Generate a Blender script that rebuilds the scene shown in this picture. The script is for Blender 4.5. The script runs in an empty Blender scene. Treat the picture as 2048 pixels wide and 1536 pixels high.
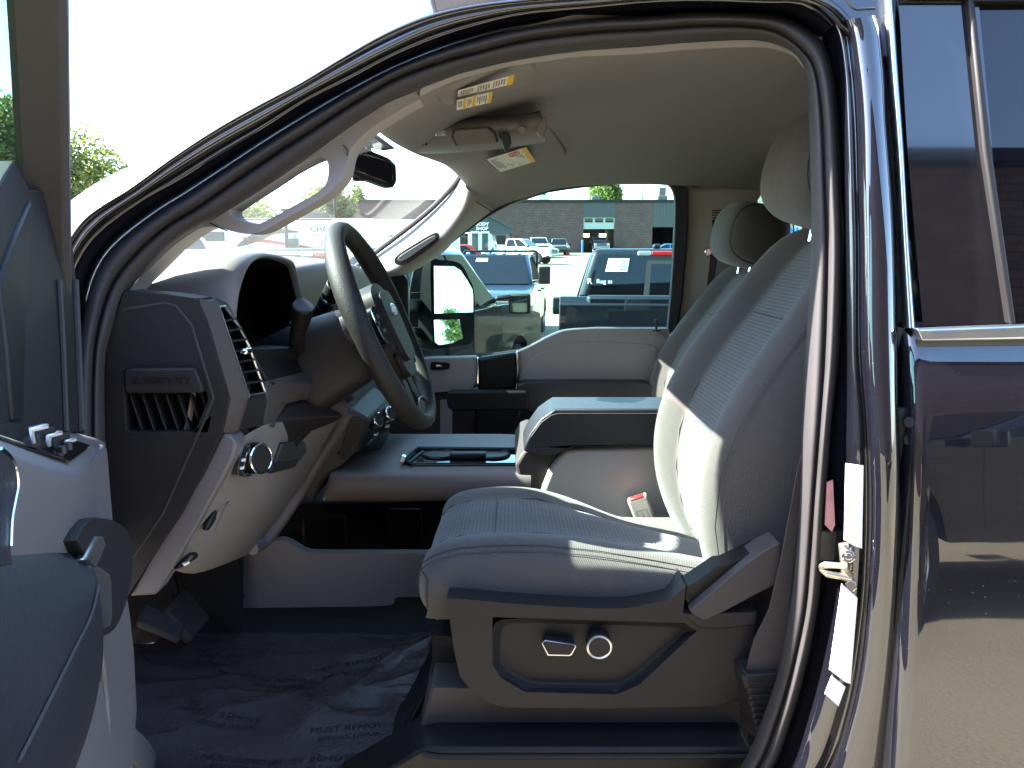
import bpy, bmesh, math, random
from mathutils import Vector, Matrix
from mathutils.geometry import tessellate_polygon
random.seed(7)
R = math.radians
SC = bpy.context.scene
COL = SC.collection

# ------------------------------------------------------------------ camera, sky, sun, exposure
CZ = 1.55
PITCH = R(9.69)
FOC = 1540.0
cam = bpy.data.cameras.new('camera')
cam.sensor_width = 36.0
cam.lens = FOC / 2048 * 36
cam.clip_start = 0.02
cam.clip_end = 3000
camo = bpy.data.objects.new('camera', cam)
camo.location = (0, 0, CZ)
camo.rotation_euler = (R(90) - PITCH, 0, 0)
COL.objects.link(camo)
SC.camera = camo

SUN_DIR = Vector((-0.75, 0.03, 0.665)).normalized()      # towards the sun
W = bpy.data.worlds.new('World')
SC.world = W
W.use_nodes = True
wt = W.node_tree
sky = wt.nodes.new('ShaderNodeTexSky')
sky.sky_type = 'NISHITA'
sky.sun_disc = False
sky.sun_elevation = math.asin(SUN_DIR.z)
sky.sun_rotation = math.atan2(SUN_DIR.x, SUN_DIR.y)
sky.air_density = 1.0
sky.dust_density = 1.0
sky.ozone_density = 3.0
wt.nodes['Background'].inputs['Strength'].default_value = 0.145
wt.links.new(sky.outputs[0], wt.nodes['Background'].inputs['Color'])
sl = bpy.data.lights.new('sun', 'SUN')
sl.energy = 5.0
sl.angle = R(0.53)
sl.color = (1.0, 0.96, 0.89)
so = bpy.data.objects.new('sun', sl)
so.rotation_euler = SUN_DIR.to_track_quat('Z', 'Y').to_euler()
so.location = (-30, -6, 30)
COL.objects.link(so)
vs = SC.view_settings
vs.view_transform = 'Standard'
vs.look = 'None'
vs.exposure = 3.3
vs.gamma = 1.0
vs.use_curve_mapping = False
try:
    SC.cycles.use_denoising = True
    SC.cycles.max_bounces = 10
    SC.cycles.transparent_max_bounces = 16
    SC.cycles.caustics_reflective = False
    SC.cycles.caustics_refractive = False
    SC.cycles.sample_clamp_indirect = 8.0
except Exception:
    pass

# ------------------------------------------------------------------ unprojection: a point of the place from a bearing and a real distance
_c, _s = math.cos(PITCH), math.sin(PITCH)
def ray(px, py):
    u = (px - 1024) / FOC; v = (768 - py) / FOC
    return Vector((u, _c + v * _s, v * _c - _s))
def P(px, py, Y):
    d = ray(px, py); k = Y / d.y
    return Vector((d.x * k, Y, CZ + d.z * k))
def PX(px, py, X):
    d = ray(px, py); k = X / d.x
    return Vector((X, d.y * k, CZ + d.z * k))
def PZ(px, py, z):
    d = ray(px, py); k = (z - CZ) / d.z
    return Vector((d.x * k, d.y * k, z))
BASE = 0.93                               # outer skin of the driver's side
def PT(px, py, off):                      # on the body side, which leans in above the belt
    Y = BASE + off
    for _ in range(6):
        z = P(px, py, Y).z
        Y = BASE + off + 0.2 * max(0.0, z - 1.30)
    return P(px, py, Y)

# ------------------------------------------------------------------ materials
def nt(m): return m.node_tree.nodes, m.node_tree.links
def pbr(name, col, rough=0.5, metal=0.0, coat=0.0, bump=None, var=None, spec=None, emit=None, sheen=0.0, coatr=0.03, coords='Object'):
    m = bpy.data.materials.new(name); m.use_nodes = True
    N, L = nt(m); b = N['Principled BSDF']
    b.inputs['Base Color'].default_value = (*col, 1)
    b.inputs['Roughness'].default_value = rough
    b.inputs['Metallic'].default_value = metal
    b.inputs['Coat Weight'].default_value = coat
    b.inputs['Coat Roughness'].default_value = coatr
    if spec is not None: b.inputs['Specular IOR Level'].default_value = spec
    if sheen: b.inputs['Sheen Weight'].default_value = sheen
    if emit:
        b.inputs['Emission Color'].default_value = (*emit[0], 1); b.inputs['Emission Strength'].default_value = emit[1]
    if bump or var:
        tc = N.new('ShaderNodeTexCoord')
    if bump:
        t = N.new('ShaderNodeTexNoise'); t.inputs['Scale'].default_value = bump[0]; t.inputs['Detail'].default_value = 3
        bp = N.new('ShaderNodeBump'); bp.inputs['Strength'].default_value = bump[1]; bp.inputs['Distance'].default_value = bump[2] if len(bump) > 2 else 0.001
        L.new(tc.outputs[coords], t.inputs['Vector']); L.new(t.outputs['Fac'], bp.inputs['Height']); L.new(bp.outputs[0], b.inputs['Normal'])
    if var:
        t = N.new('ShaderNodeTexNoise'); t.inputs['Scale'].default_value = var[0]; t.inputs['Detail'].default_value = 5
        mx = N.new('ShaderNodeMix'); mx.data_type = 'RGBA'
        k = var[1]
        mx.inputs['A'].default_value = (*[c * (1 - k) for c in col], 1); mx.inputs['B'].default_value = (*[min(1, c * (1 + k)) for c in col], 1)
        L.new(tc.outputs[coords], t.inputs['Vector']); L.new(t.outputs['Fac'], mx.inputs['Factor']); L.new(mx.outputs['Result'], b.inputs['Base Color'])
        rm = N.new('ShaderNodeMapRange'); rm.inputs['To Min'].default_value = max(0, rough - 0.08); rm.inputs['To Max'].default_value = min(1, rough + 0.08)
        L.new(t.outputs['Fac'], rm.inputs['Value'])
        if rough > .2: L.new(rm.outputs[0], b.inputs['Roughness'])
    return m
def glass(name, tint, refl=1.0, dust_glare=0.0, rough=0.0):
    m = bpy.data.materials.new(name); m.use_nodes = True
    N, L = nt(m); N.remove(N['Principled BSDF']); out = N['Material Output']
    tr = N.new('ShaderNodeBsdfTransparent'); tr.inputs[0].default_value = (*tint, 1)
    gl = N.new('ShaderNodeBsdfGlossy'); gl.inputs['Roughness'].default_value = rough
    fr = N.new('ShaderNodeFresnel'); fr.inputs[0].default_value = 1.45
    mu = N.new('ShaderNodeMath'); mu.operation = 'MULTIPLY'; mu.inputs[1].default_value = refl
    L.new(fr.outputs[0], mu.inputs[0])
    mx = N.new('ShaderNodeMixShader'); L.new(mu.outputs[0], mx.inputs[0]); L.new(tr.outputs[0], mx.inputs[1]); L.new(gl.outputs[0], mx.inputs[2])
    last = mx
    if dust_glare:  # pale translucent dust film, standing in too for veiling sun glare
        tl = N.new('ShaderNodeBsdfTranslucent'); tl.inputs[0].default_value = (.9, .9, .88, 1)
        tc = N.new('ShaderNodeTexCoord'); no = N.new('ShaderNodeTexNoise'); no.inputs['Scale'].default_value = 2.5; no.inputs['Detail'].default_value = 6
        L.new(tc.outputs['Object'], no.inputs['Vector'])
        mr = N.new('ShaderNodeMapRange'); mr.inputs['From Min'].default_value = .3; mr.inputs['From Max'].default_value = .75
        mr.inputs['To Min'].default_value = dust_glare * .6; mr.inputs['To Max'].default_value = dust_glare * 1.4
        L.new(no.outputs['Fac'], mr.inputs['Value'])
        m2 = N.new('ShaderNodeMixShader'); L.new(mr.outputs[0], m2.inputs[0]); L.new(mx.outputs[0], m2.inputs[1]); L.new(tl.outputs[0], m2.inputs[2]); last = m2
    L.new(last.outputs[0], out.inputs['Surface'])
    return m
M = {}
def car_paint(name, col, coat=1.0, ior=1.42, dusty=False):
    m = pbr(name, col, .35, coat=coat, coatr=0.015)
    N, L = nt(m); b = N['Principled BSDF']; b.inputs['Coat IOR'].default_value = ior; b.inputs['Specular IOR Level'].default_value = .08
    tc = N.new('ShaderNodeTexCoord'); v = N.new('ShaderNodeTexNoise'); v.inputs['Scale'].default_value = 4; v.inputs['Detail'].default_value = 8
    mr = N.new('ShaderNodeMapRange'); mr.inputs['From Min'].default_value = .45; mr.inputs['From Max'].default_value = .8; mr.inputs['To Min'].default_value = 0.012; mr.inputs['To Max'].default_value = 0.05
    L.new(tc.outputs['Object'], v.inputs['Vector']); L.new(v.outputs['Fac'], mr.inputs['Value']); L.new(mr.outputs[0], b.inputs['Coat Roughness'])
    w = N.new('ShaderNodeTexNoise'); w.inputs['Scale'].default_value = 7; w.inputs['Detail'].default_value = 1
    bp = N.new('ShaderNodeBump'); bp.inputs['Strength'].default_value = .05; bp.inputs['Distance'].default_value = .004
    L.new(tc.outputs['Object'], w.inputs['Vector']); L.new(w.outputs['Fac'], bp.inputs['Height']); L.new(bp.outputs[0], b.inputs['Coat Normal'])
    if dusty:
        q = N.new('ShaderNodeTexNoise'); q.inputs['Scale'].default_value = 190; q.inputs['Detail'].default_value = 2; L.new(tc.outputs['Object'], q.inputs['Vector'])
        q2 = N.new('ShaderNodeTexNoise'); q2.inputs['Scale'].default_value = 3; q2.inputs['Detail'].default_value = 4; L.new(tc.outputs['Object'], q2.inputs['Vector'])
        mu = N.new('ShaderNodeMath'); mu.operation = 'MULTIPLY_ADD'; mu.inputs[1].default_value = .30; L.new(q2.outputs['Fac'], mu.inputs[0]); L.new(q.outputs['Fac'], mu.inputs[2])
        r2 = N.new('ShaderNodeMapRange'); r2.inputs['From Min'].default_value = .905; r2.inputs['From Max'].default_value = 1.0; r2.inputs['To Max'].default_value = .4; L.new(mu.outputs[0], r2.inputs['Value'])
        mx = N.new('ShaderNodeMix'); mx.data_type = 'RGBA'; mx.inputs['A'].default_value = (*col, 1); mx.inputs['B'].default_value = (.22, .2, .18, 1)
        L.new(r2.outputs[0], mx.inputs['Factor']); L.new(mx.outputs['Result'], b.inputs['Base Color'])
    return m
M['paint'] = car_paint('black_paint', (.004, .004, .007), ior=1.8, dusty=True)
M['paint_navy'] = car_paint('navy_paint', (.006, .014, .036))
M['paint_dark'] = car_paint('charcoal_paint', (.006, .008, .011))
M['paint_white'] = car_paint('white_paint', (.72, .73, .72))
M['paint_red'] = car_paint('red_paint', (.5, .03, .02))
M['paint_green'] = car_paint('grey_green_paint', (.09, .11, .10))
M['paint_blue'] = car_paint('blue_paint', (.03, .12, .3))
M['dark'] = pbr('charcoal_plastic', (.0125, .0105, .0115), .55, spec=.28, bump=(900, .35, .0006), var=(6, .12))
M['darker'] = pbr('black_plastic', (.0065, .0058, .0062), .5, spec=.28, bump=(900, .25, .0006), var=(8, .2))
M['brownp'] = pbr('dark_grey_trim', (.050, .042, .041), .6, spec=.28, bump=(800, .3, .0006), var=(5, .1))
M['grey'] = pbr('warm_grey_plastic', (.165, .147, .137), .55, bump=(700, .35, .0006), var=(5, .08))
M['pale'] = pbr('pale_grey_plastic', (.112, .098, .101), .5, bump=(600, .3, .0006), var=(5, .08))
M['trim'] = pbr('light_grey_trim', (.30, .265, .25), .6, bump=(700, .3, .0006), var=(5, .08))
M['binp'] = pbr('light_console_plastic', (.40, .365, .32), .6, bump=(700, .35, .0008), var=(5, .06))
M['midp'] = pbr('mid_grey_plastic', (.135, .115, .108), .55, bump=(700, .3, .0006), var=(5, .08))
M['liner'] = pbr('headliner_cloth', (.208, .191, .187), .95, bump=(1200, .5, .0008), var=(7, .06))
M['vinyl'] = pbr('black_vinyl', (.015, .0145, .020), .45, bump=(260, .5, .0012), var=(9, .15))
M['rubber'] = pbr('black_rubber', (.018, .017, .018), .5, bump=(500, .2, .0006), var=(10, .2))
M['seal'] = pbr('weatherstrip_rubber', (.036, .032, .033), .62, spec=.28, bump=(1100, .5, .0006), var=(14, .2))
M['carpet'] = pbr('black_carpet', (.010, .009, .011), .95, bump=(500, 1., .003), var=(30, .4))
M['chrome'] = pbr('chrome', (.78, .78, .77), .09, 1.0, var=(20, .06))
M['satin'] = pbr('satin_silver', (.52, .53, .55), .3, 1.0, var=(20, .06))
M['blackgloss'] = pbr('gloss_black', (.006, .006, .008), .08, coat=1, var=(5, .2))
M['steel'] = pbr('zinc_steel', (.6, .55, .45), .3, .9, bump=(60, .3, .002), var=(40, .25))
M['leather'] = pbr('steering_leather', (.010, .009, .009), .58, spec=.28, bump=(420, .6, .0012), var=(25, .2))
M['glass'] = glass('side_glass', (.70, .86, .80), refl=.5)
M['windshield'] = glass('windshield_glass', (.70, .82, .77), refl=.2, dust_glare=.009)
M['tint'] = pbr('privacy_glass', (.004, .004, .006), .03, spec=.0, coat=1, coatr=.01, var=(3, .3))
M['mirror'] = pbr('mirror_silver', (.42, .58, .62), .015, 1.0, var=(3, .02))
M['cream'] = pbr('cream_plastic', (.5, .46, .38), .5, var=(20, .06))
M['red'] = pbr('red_plastic', (.55, .02, .015), .35, var=(15, .1))
M['white'] = pbr('white_print', (.88, .88, .86), .6, var=(30, .03))
M['paper'] = pbr('label_paper', (.72, .70, .60), .7, var=(30, .03))
M['yellow'] = pbr('label_yellow', (.70, .42, .03), .6, var=(30, .05))
M['ink'] = pbr('ink', (.02, .02, .02), .6, var=(30, .2))
M['print_ink'] = pbr('film_print_ink', (.015, .014, .02), 1.0, spec=0.0, var=(30, .2))
M['void'] = pbr('deep_black', (.003, .003, .0035), .9, spec=.1, var=(30, .2))
M['greyink'] = pbr('grey_print', (.25, .25, .24), .6, var=(30, .2))
M['badge'] = pbr('badge_blue', (.02, .12, .4), .15, coat=1, var=(10, .1))
M['amber'] = pbr('amber_lens', (.75, .25, .02), .15, coat=1, var=(15, .1))
M['redlens'] = pbr('red_lens', (.5, .015, .015), .12, coat=1, var=(15, .2))
M['clearlens'] = pbr('clear_lens', (.55, .57, .58), .1, .5, coat=1, var=(15, .15))
M['tyre'] = pbr('tyre_rubber', (.018, .018, .018), .8, bump=(80, .4, .004), var=(10, .2))
M['rim'] = pbr('alloy_rim', (.45, .46, .47), .28, .9, var=(10, .1))
M['pink'] = pbr('pink_print', (.55, .25, .25), .6, var=(60, .5))
M['film'] = None

def fabric(name, col, col2=None, kind='twill'):
    m = pbr(name, col, .9, sheen=.25)
    N, L = nt(m); b = N['Principled BSDF']
    tc = N.new('ShaderNodeTexCoord')
    if kind == 'twill':
        mp = N.new('ShaderNodeMapping'); mp.inputs['Rotation'].default_value = (R(40), R(25), R(35)); L.new(tc.outputs['Object'], mp.inputs[0])
        w = N.new('ShaderNodeTexWave'); w.inputs['Scale'].default_value = 130; w.inputs['Distortion'].default_value = 1.0
        L.new(mp.outputs[0], w.inputs['Vector']); h = w.outputs['Fac']
        cr = N.new('ShaderNodeMix'); cr.data_type = 'RGBA'
        cr.inputs['A'].default_value = (*[c * .68 for c in col], 1); cr.inputs['B'].default_value = (*[c * 1.25 for c in col], 1)
        L.new(h, cr.inputs['Factor']); base = cr.outputs['Result']
        dist = .0009
    else:
        br = N.new('ShaderNodeTexBrick'); br.offset = .5; br.squash = 1
        br.inputs['Scale'].default_value = 1.0
        br.inputs['Brick Width'].default_value = .0105; br.inputs['Row Height'].default_value = .0072
        br.inputs['Mortar Size'].default_value = .0024; br.inputs['Mortar Smooth'].default_value = .25
        br.inputs['Color1'].default_value = (*col2, 1); br.inputs['Color2'].default_value = (*[c * 1.2 for c in col2], 1); br.inputs['Mortar'].default_value = (*col, 1)
        L.new(tc.outputs['UV'], br.inputs['Vector']); base = br.outputs['Color']; h = br.outputs['Fac']
        dist = .0025
    n = N.new('ShaderNodeTexNoise'); n.inputs['Scale'].default_value = 9; n.inputs['Detail'].default_value = 6
    L.new(tc.outputs['Object'], n.inputs['Vector'])
    mr = N.new('ShaderNodeMapRange'); mr.inputs['To Min'].default_value = .86; mr.inputs['To Max'].default_value = 1.12; L.new(n.outputs['Fac'], mr.inputs['Value'])
    mu = N.new('ShaderNodeMix'); mu.data_type = 'RGBA'; mu.blend_type = 'MULTIPLY'; mu.inputs['Factor'].default_value = 1
    L.new(base, mu.inputs['A']); L.new(mr.outputs[0], mu.inputs['B']); L.new(mu.outputs['Result'], b.inputs['Base Color'])
    bp = N.new('ShaderNodeBump'); bp.inputs['Strength'].default_value = .6; bp.inputs['Distance'].default_value = dist
    wr = N.new('ShaderNodeTexNoise'); wr.inputs['Scale'].default_value = 14; wr.inputs['Detail'].default_value = 2; L.new(tc.outputs['Object'], wr.inputs['Vector'])
    bp2 = N.new('ShaderNodeBump'); bp2.inputs['Strength'].default_value = .25; bp2.inputs['Distance'].default_value = .012
    L.new(wr.outputs['Fac'], bp2.inputs['Height']); L.new(h, bp.inputs['Height']); L.new(bp2.outputs[0], bp.inputs['Normal']); L.new(bp.outputs[0], b.inputs['Normal'])
    return m
M['fabric'] = fabric('grey_twill_cloth', (.062, .053, .048))
M['insert'] = fabric('dotted_seat_cloth', (.088, .083, .079), (.020, .019, .0185), 'dots')

def brick_mat(name, c1, c2, mortar, bw=.22, rh=.075, ms=.008):
    m = pbr(name, c1, .85); N, L = nt(m); b = N['Principled BSDF']
    tc = N.new('ShaderNodeTexCoord'); mp = N.new('ShaderNodeMapping'); mp.inputs['Rotation'].default_value = (R(90), 0, 0)
    br = N.new('ShaderNodeTexBrick'); br.inputs['Scale'].default_value = 1; br.inputs['Brick Width'].default_value = bw; br.inputs['Row Height'].default_value = rh; br.inputs['Mortar Size'].default_value = ms
    br.inputs['Color1'].default_value = (*c1, 1); br.inputs['Color2'].default_value = (*c2, 1); br.inputs['Mortar'].default_value = (*mortar, 1)
    L.new(tc.outputs['Object'], mp.inputs[0]); L.new(mp.outputs[0], br.inputs['Vector'])
    n = N.new('ShaderNodeTexNoise'); n.inputs['Scale'].default_value = .9; n.inputs['Detail'].default_value = 8; L.new(tc.outputs['Object'], n.inputs['Vector'])
    mr = N.new('ShaderNodeMapRange'); mr.inputs['To Min'].default_value = .55; mr.inputs['To Max'].default_value = 1.4; L.new(n.outputs['Fac'], mr.inputs['Value'])
    mu = N.new('ShaderNodeMix'); mu.data_type = 'RGBA'; mu.blend_type = 'MULTIPLY'; mu.inputs['Factor'].default_value = 1
    L.new(br.outputs['Color'], mu.inputs['A']); L.new(mr.outputs[0], mu.inputs['B']); L.new(mu.outputs['Result'], b.inputs['Base Color'])
    bp = N.new('ShaderNodeBump'); bp.inputs['Distance'].default_value = .01; bp.inputs['Strength'].default_value = .6; bp.invert = True
    L.new(br.outputs['Fac'], bp.inputs['Height']); L.new(bp.outputs[0], b.inputs['Normal'])
    return m
M['brick'] = brick_mat('dark_brown_brick', (.060, .030, .028), (.085, .046, .042), (.12, .088, .08), .4, .2, .02)
M['brick2'] = brick_mat('brown_brick', (.15, .085, .06), (.09, .05, .035), (.05, .04, .035), .6, .2, .02)

# ------------------------------------------------------------------ mesh helpers
def put(o, parent=None, base=None):
    COL.objects.link(o)
    if parent is not None:
        o.parent = parent
        b = parent.get('_base')
        if b is not None: o.matrix_parent_inverse = Matrix.Translation(-Vector(b))
    return o
def tag(o, label=None, cat=None, group=None, kind=None):
    if label: o['label'] = label
    if cat: o['category'] = cat
    if group: o['group'] = group
    if kind: o['kind'] = kind
    return o
def empty(name, loc, rz=0, world_children=False):
    o = bpy.data.objects.new(name, None); COL.objects.link(o); o.location = loc; o.rotation_euler.z = rz; o.empty_display_size = .1
    if world_children: o['_base'] = list(loc)
    return o
def mk(name, verts, faces, mat, parent=None, smooth=True, bevel=0, seg=2, solid=0, sub=0, uvs=None, midx=None, ang=35, off=-1):
    me = bpy.data.meshes.new(name)
    me.from_pydata([tuple(v) for v in verts], [], [tuple(f) for f in faces])
    me.validate(clean_customdata=False); me.update()
    mats = mat if isinstance(mat, (list, tuple)) else [mat]
    for m in mats: me.materials.append(m)
    if midx:
        for p, i in zip(me.polygons, midx): p.material_index = i
    if uvs:
        ul = me.uv_layers.new(name='UVMap')
        for lp in me.loops: ul.data[lp.index].uv = uvs[lp.vertex_index]
    bm = bmesh.new(); bm.from_mesh(me); bmesh.ops.recalc_face_normals(bm, faces=bm.faces); bm.to_mesh(me); bm.free()
    o = bpy.data.objects.new(name, me)
    if smooth:
        me.shade_smooth()
        if not sub: me.set_sharp_from_angle(angle=R(ang))
    if solid:
        s = o.modifiers.new('s', 'SOLIDIFY'); s.thickness = solid; s.offset = off
    if bevel:
        b = o.modifiers.new('b', 'BEVEL'); b.width = bevel; b.segments = seg; b.limit_method = 'ANGLE'; b.angle_limit = R(40); b.harden_normals = False
    if sub:
        s = o.modifiers.new('d', 'SUBSURF'); s.levels = sub; s.render_levels = sub
    return put(o, parent)
class MB:
    def __init__(s): s.v = []; s.f = []
    def add(s, vs, fs):
        n = len(s.v); s.v += [Vector(v) for v in vs]; s.f += [tuple(i + n for i in f) for f in fs]; return s
    def box(s, c, d, rot=None):
        h = [x / 2 for x in d]
        vs = [Vector((sx * h[0], sy * h[1], sz * h[2])) for sx in (-1, 1) for sy in (-1, 1) for sz in (-1, 1)]
        if rot is not None: vs = [rot @ v for v in vs]
        c = Vector(c)
        return s.add([v + c for v in vs], [(0, 1, 3, 2), (4, 6, 7, 5), (0, 4, 5, 1), (2, 3, 7, 6), (0, 2, 6, 4), (1, 5, 7, 3)])
    def bar(s, a, b, w, h, up=(0, 0, 1)):
        a = Vector(a); b = Vector(b); d = (b - a); x = d.normalized(); y = Vector(up).cross(x)
        if y.length < 1e-4: y = Vector((1, 0, 0)).cross(x)
        y.normalize(); z = x.cross(y)
        return s.box((a + b) / 2, (d.length, w, h), Matrix((x, y, z)).transposed())
    def cyl(s, a, b, r0, r1=None, n=20, caps=True):
        a = Vector(a); b = Vector(b); r1 = r0 if r1 is None else r1
        x = (b - a).normalized(); y = x.orthogonal().normalized(); z = x.cross(y)
        vs = []
        for p, r in ((a, r0), (b, r1)):
            for i in range(n):
                t = 2 * math.pi * i / n; vs.append(p + (y * math.cos(t) + z * math.sin(t)) * r)
        fs = [(i, (i + 1) % n, n + (i + 1) % n, n + i) for i in range(n)]
        if caps: fs += [tuple(range(n - 1, -1, -1)), tuple(range(n, 2 * n))]
        return s.add(vs, fs)
    def tube(s, pts, r, n=10, closed=False, rf=None, caps=True):
        pts = [Vector(p) for p in pts]; m = len(pts); vs = []; prev = None
        for i, p in enumerate(pts):
            a = pts[(i - 1) % m] if (closed or i > 0) else p; b = pts[(i + 1) % m] if (closed or i < m - 1) else p
            t = (b - a).normalized()
            y = t.orthogonal().normalized() if prev is None else (prev - t * prev.dot(t)).normalized()
            prev = y; z = t.cross(y); rr = r if rf is None else rf(i / max(1, m - 1)) * r
            for k in range(n):
                q = 2 * math.pi * k / n; vs.append(p + (y * math.cos(q) + z * math.sin(q)) * rr)
        fs = []
        for i in range(m if closed else m - 1):
            j = (i + 1) % m
            for k in range(n): fs.append((i * n + k, i * n + (k + 1) % n, j * n + (k + 1) % n, j * n + k))
        if not closed and caps: fs += [tuple(range(n - 1, -1, -1)), tuple(range((m - 1) * n, m * n))]
        return s.add(vs, fs)
    def lathe(s, prof, n=32, mat=Matrix()):
        m = len(prof); vs = []
        for r, h in prof:
            for k in range(n):
                t = 2 * math.pi * k / n; vs.append(mat @ Vector((r * math.cos(t), r * math.sin(t), h)))
        fs = [(i * n + k, i * n + (k + 1) % n, (i + 1) * n + (k + 1) % n, (i + 1) * n + k) for i in range(m - 1) for k in range(n)]
        if prof[0][0] > 1e-6: fs.append(tuple(range(n - 1, -1, -1)))
        if prof[-1][0] > 1e-6: fs.append(tuple(range((m - 1) * n, m * n)))
        return s.add(vs, fs)
    def poly(s, pts, d):
        """closed outline of 3-D points, given depth along vector d"""
        pts = [Vector(p) for p in pts]; n = len(pts); d = Vector(d)
        tri = tessellate_polygon([pts])
        return s.add(pts + [p + d for p in pts], [tuple(t) for t in tri] + [tuple(i + n for i in reversed(t)) for t in tri] + [(i, (i + 1) % n, n + (i + 1) % n, n + i) for i in range(n)])
    def ell(s, c, r, e=1.0, n=16, m=10, rot=None):
        vs = []; f = lambda x: math.copysign(abs(x) ** e, x)
        c = Vector(c)
        for i in range(m + 1):
            ph = -math.pi / 2 + math.pi * i / m
            for k in range(n):
                t = 2 * math.pi * k / n
                v = Vector((r[0] * f(math.cos(ph)) * f(math.cos(t)), r[1] * f(math.cos(ph)) * f(math.sin(t)), r[2] * f(math.sin(ph))))
                vs.append((rot @ v if rot is not None else v) + c)
        return s.add(vs, [(i * n + k, i * n + (k + 1) % n, (i + 1) * n + (k + 1) % n, (i + 1) * n + k) for i in range(m) for k in range(n)])
    def build(s, name, mat, parent=None, **k):
        k.setdefault('smooth', True)
        return mk(name, s.v, s.f, mat, parent, **k)
def cr(pts, n=6, closed=False):
    """smooth curve through points (any dimension)"""
    q = [tuple(p) for p in pts]; m = len(q); out = []
    for i in range(m if closed else m - 1):
        p0 = q[(i - 1) % m] if (closed or i > 0) else q[i]; p1 = q[i]; p2 = q[(i + 1) % m]; p3 = q[(i + 2) % m] if (closed or i < m - 2) else q[(i + 1) % m]
        for k in range(n):
            t = k / n
            out.append(tuple(.5 * (2 * b + (c - a) * t + (2 * a - 5 * b + 4 * c - d) * t * t + (3 * b - a - 3 * c + d) * t ** 3) for a, b, c, d in zip(p0, p1, p2, p3)))
    if not closed: out.append(q[-1])
    return out
def grid(name, rows, mat, parent=None, closed=False, sub=0, solid=0, uv=False, midx=None, bevel=0, ang=50, off=-1, caps=False):
    n = len(rows[0]); vs = [Vector(p) for r in rows for p in r]; fs = []; mi = []
    for i in range(len(rows) - 1):
        for k in range(n if closed else n - 1):
            fs.append((i * n + k, i * n + (k + 1) % n, (i + 1) * n + (k + 1) % n, (i + 1) * n + k))
            mi.append(midx(i, k) if midx else 0)
    if caps:
        fs += [tuple(range(n)), tuple(range((len(rows) - 1) * n, len(rows) * n))]; mi += [0, 0]
    uvs = None
    if uv:
        uvs = []
        for i, r in enumerate(rows):
            d = 0
            for k in range(n):
                if k: d += (Vector(r[k]) - Vector(r[k - 1])).length
                uvs.append([d, 0])
        for k in range(n):
            d = 0
            for i in range(len(rows)):
                if i: d += (Vector(rows[i][k]) - Vector(rows[i - 1][k])).length
                uvs[i * n + k][1] = d
        mid = n // 2
        for i in range(len(rows)):
            o = uvs[i * n + mid][0]
            for k in range(n): uvs[i * n + k][0] -= o; uvs[i * n + k][1] = uvs[i * n + mid][1]
    return mk(name, vs, fs, mat, parent, sub=sub, solid=solid, uvs=uvs, midx=mi if midx else None, bevel=bevel, ang=ang, off=off)
def plate(name, outline, mat, parent=None, Y=None, th=.02, bevel=.004, holes=(), fn=None, d=None, seg=2, sm=0, ang=35):
    """outline of bearings at distance Y (or via fn), thickness th away along d"""
    fn = fn or (lambda px, py, y: P(px, py, y))
    if sm: outline = cr(outline, sm, True)
    loops = [outline] + [cr(h, sm, True) if sm else h for h in holes]
    v2 = [[Vector((p[0], p[1], 0)) for p in l] for l in loops]
    tri = tessellate_polygon(v2)
    pts = [fn(p[0], p[1], p[2] if len(p) > 2 else Y) for l in loops for p in l]
    d = Vector(d) if d is not None else Vector((0, 1, 0))
    n = len(pts); vs = pts + [p + d * th for p in pts]
    fs = [tuple(t) for t in tri] + [tuple(i + n for i in reversed(t)) for t in tri]; k = 0
    for l in loops:
        m = len(l)
        for i in range(m): fs.append((k + i, k + (i + 1) % m, n + k + (i + 1) % m, n + k + i))
        k += m
    return mk(name, vs, fs, mat, parent, bevel=bevel, seg=seg, ang=ang)
def text(name, s, org, xd, yd, size, mat, parent=None, ext=.0005, align='CENTER', sx=1.0, bold=0):
    c = bpy.data.curves.new(name, 'FONT'); c.body = s; c.size = size; c.extrude = ext; c.align_x = align; c.align_y = 'CENTER'; c.offset = bold
    c.materials.append(mat); c.resolution_u = 2
    tmp = bpy.data.objects.new(name + '_t', c); COL.objects.link(tmp)
    me = bpy.data.meshes.new_from_object(tmp.evaluated_get(bpy.context.evaluated_depsgraph_get()))
    bpy.data.objects.remove(tmp)
    x = Vector(xd).normalized(); z = x.cross(Vector(yd)).normalized(); y = z.cross(x)
    mat4 = Matrix((x * sx, y, z)).transposed().to_4x4(); mat4.translation = Vector(org)
    me.transform(mat4); me.name = name
    if not me.materials: me.materials.append(mat)
    return put(bpy.data.objects.new(name, me), parent)
# ================================================================== the truck we look into
TB = (0.3, 1.945, 0.0)
T = tag(empty('pickup_truck', TB, 0, True), 'glossy black crew cab pickup with its driver door open onto a grey cloth interior', 'pickup truck')

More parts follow.
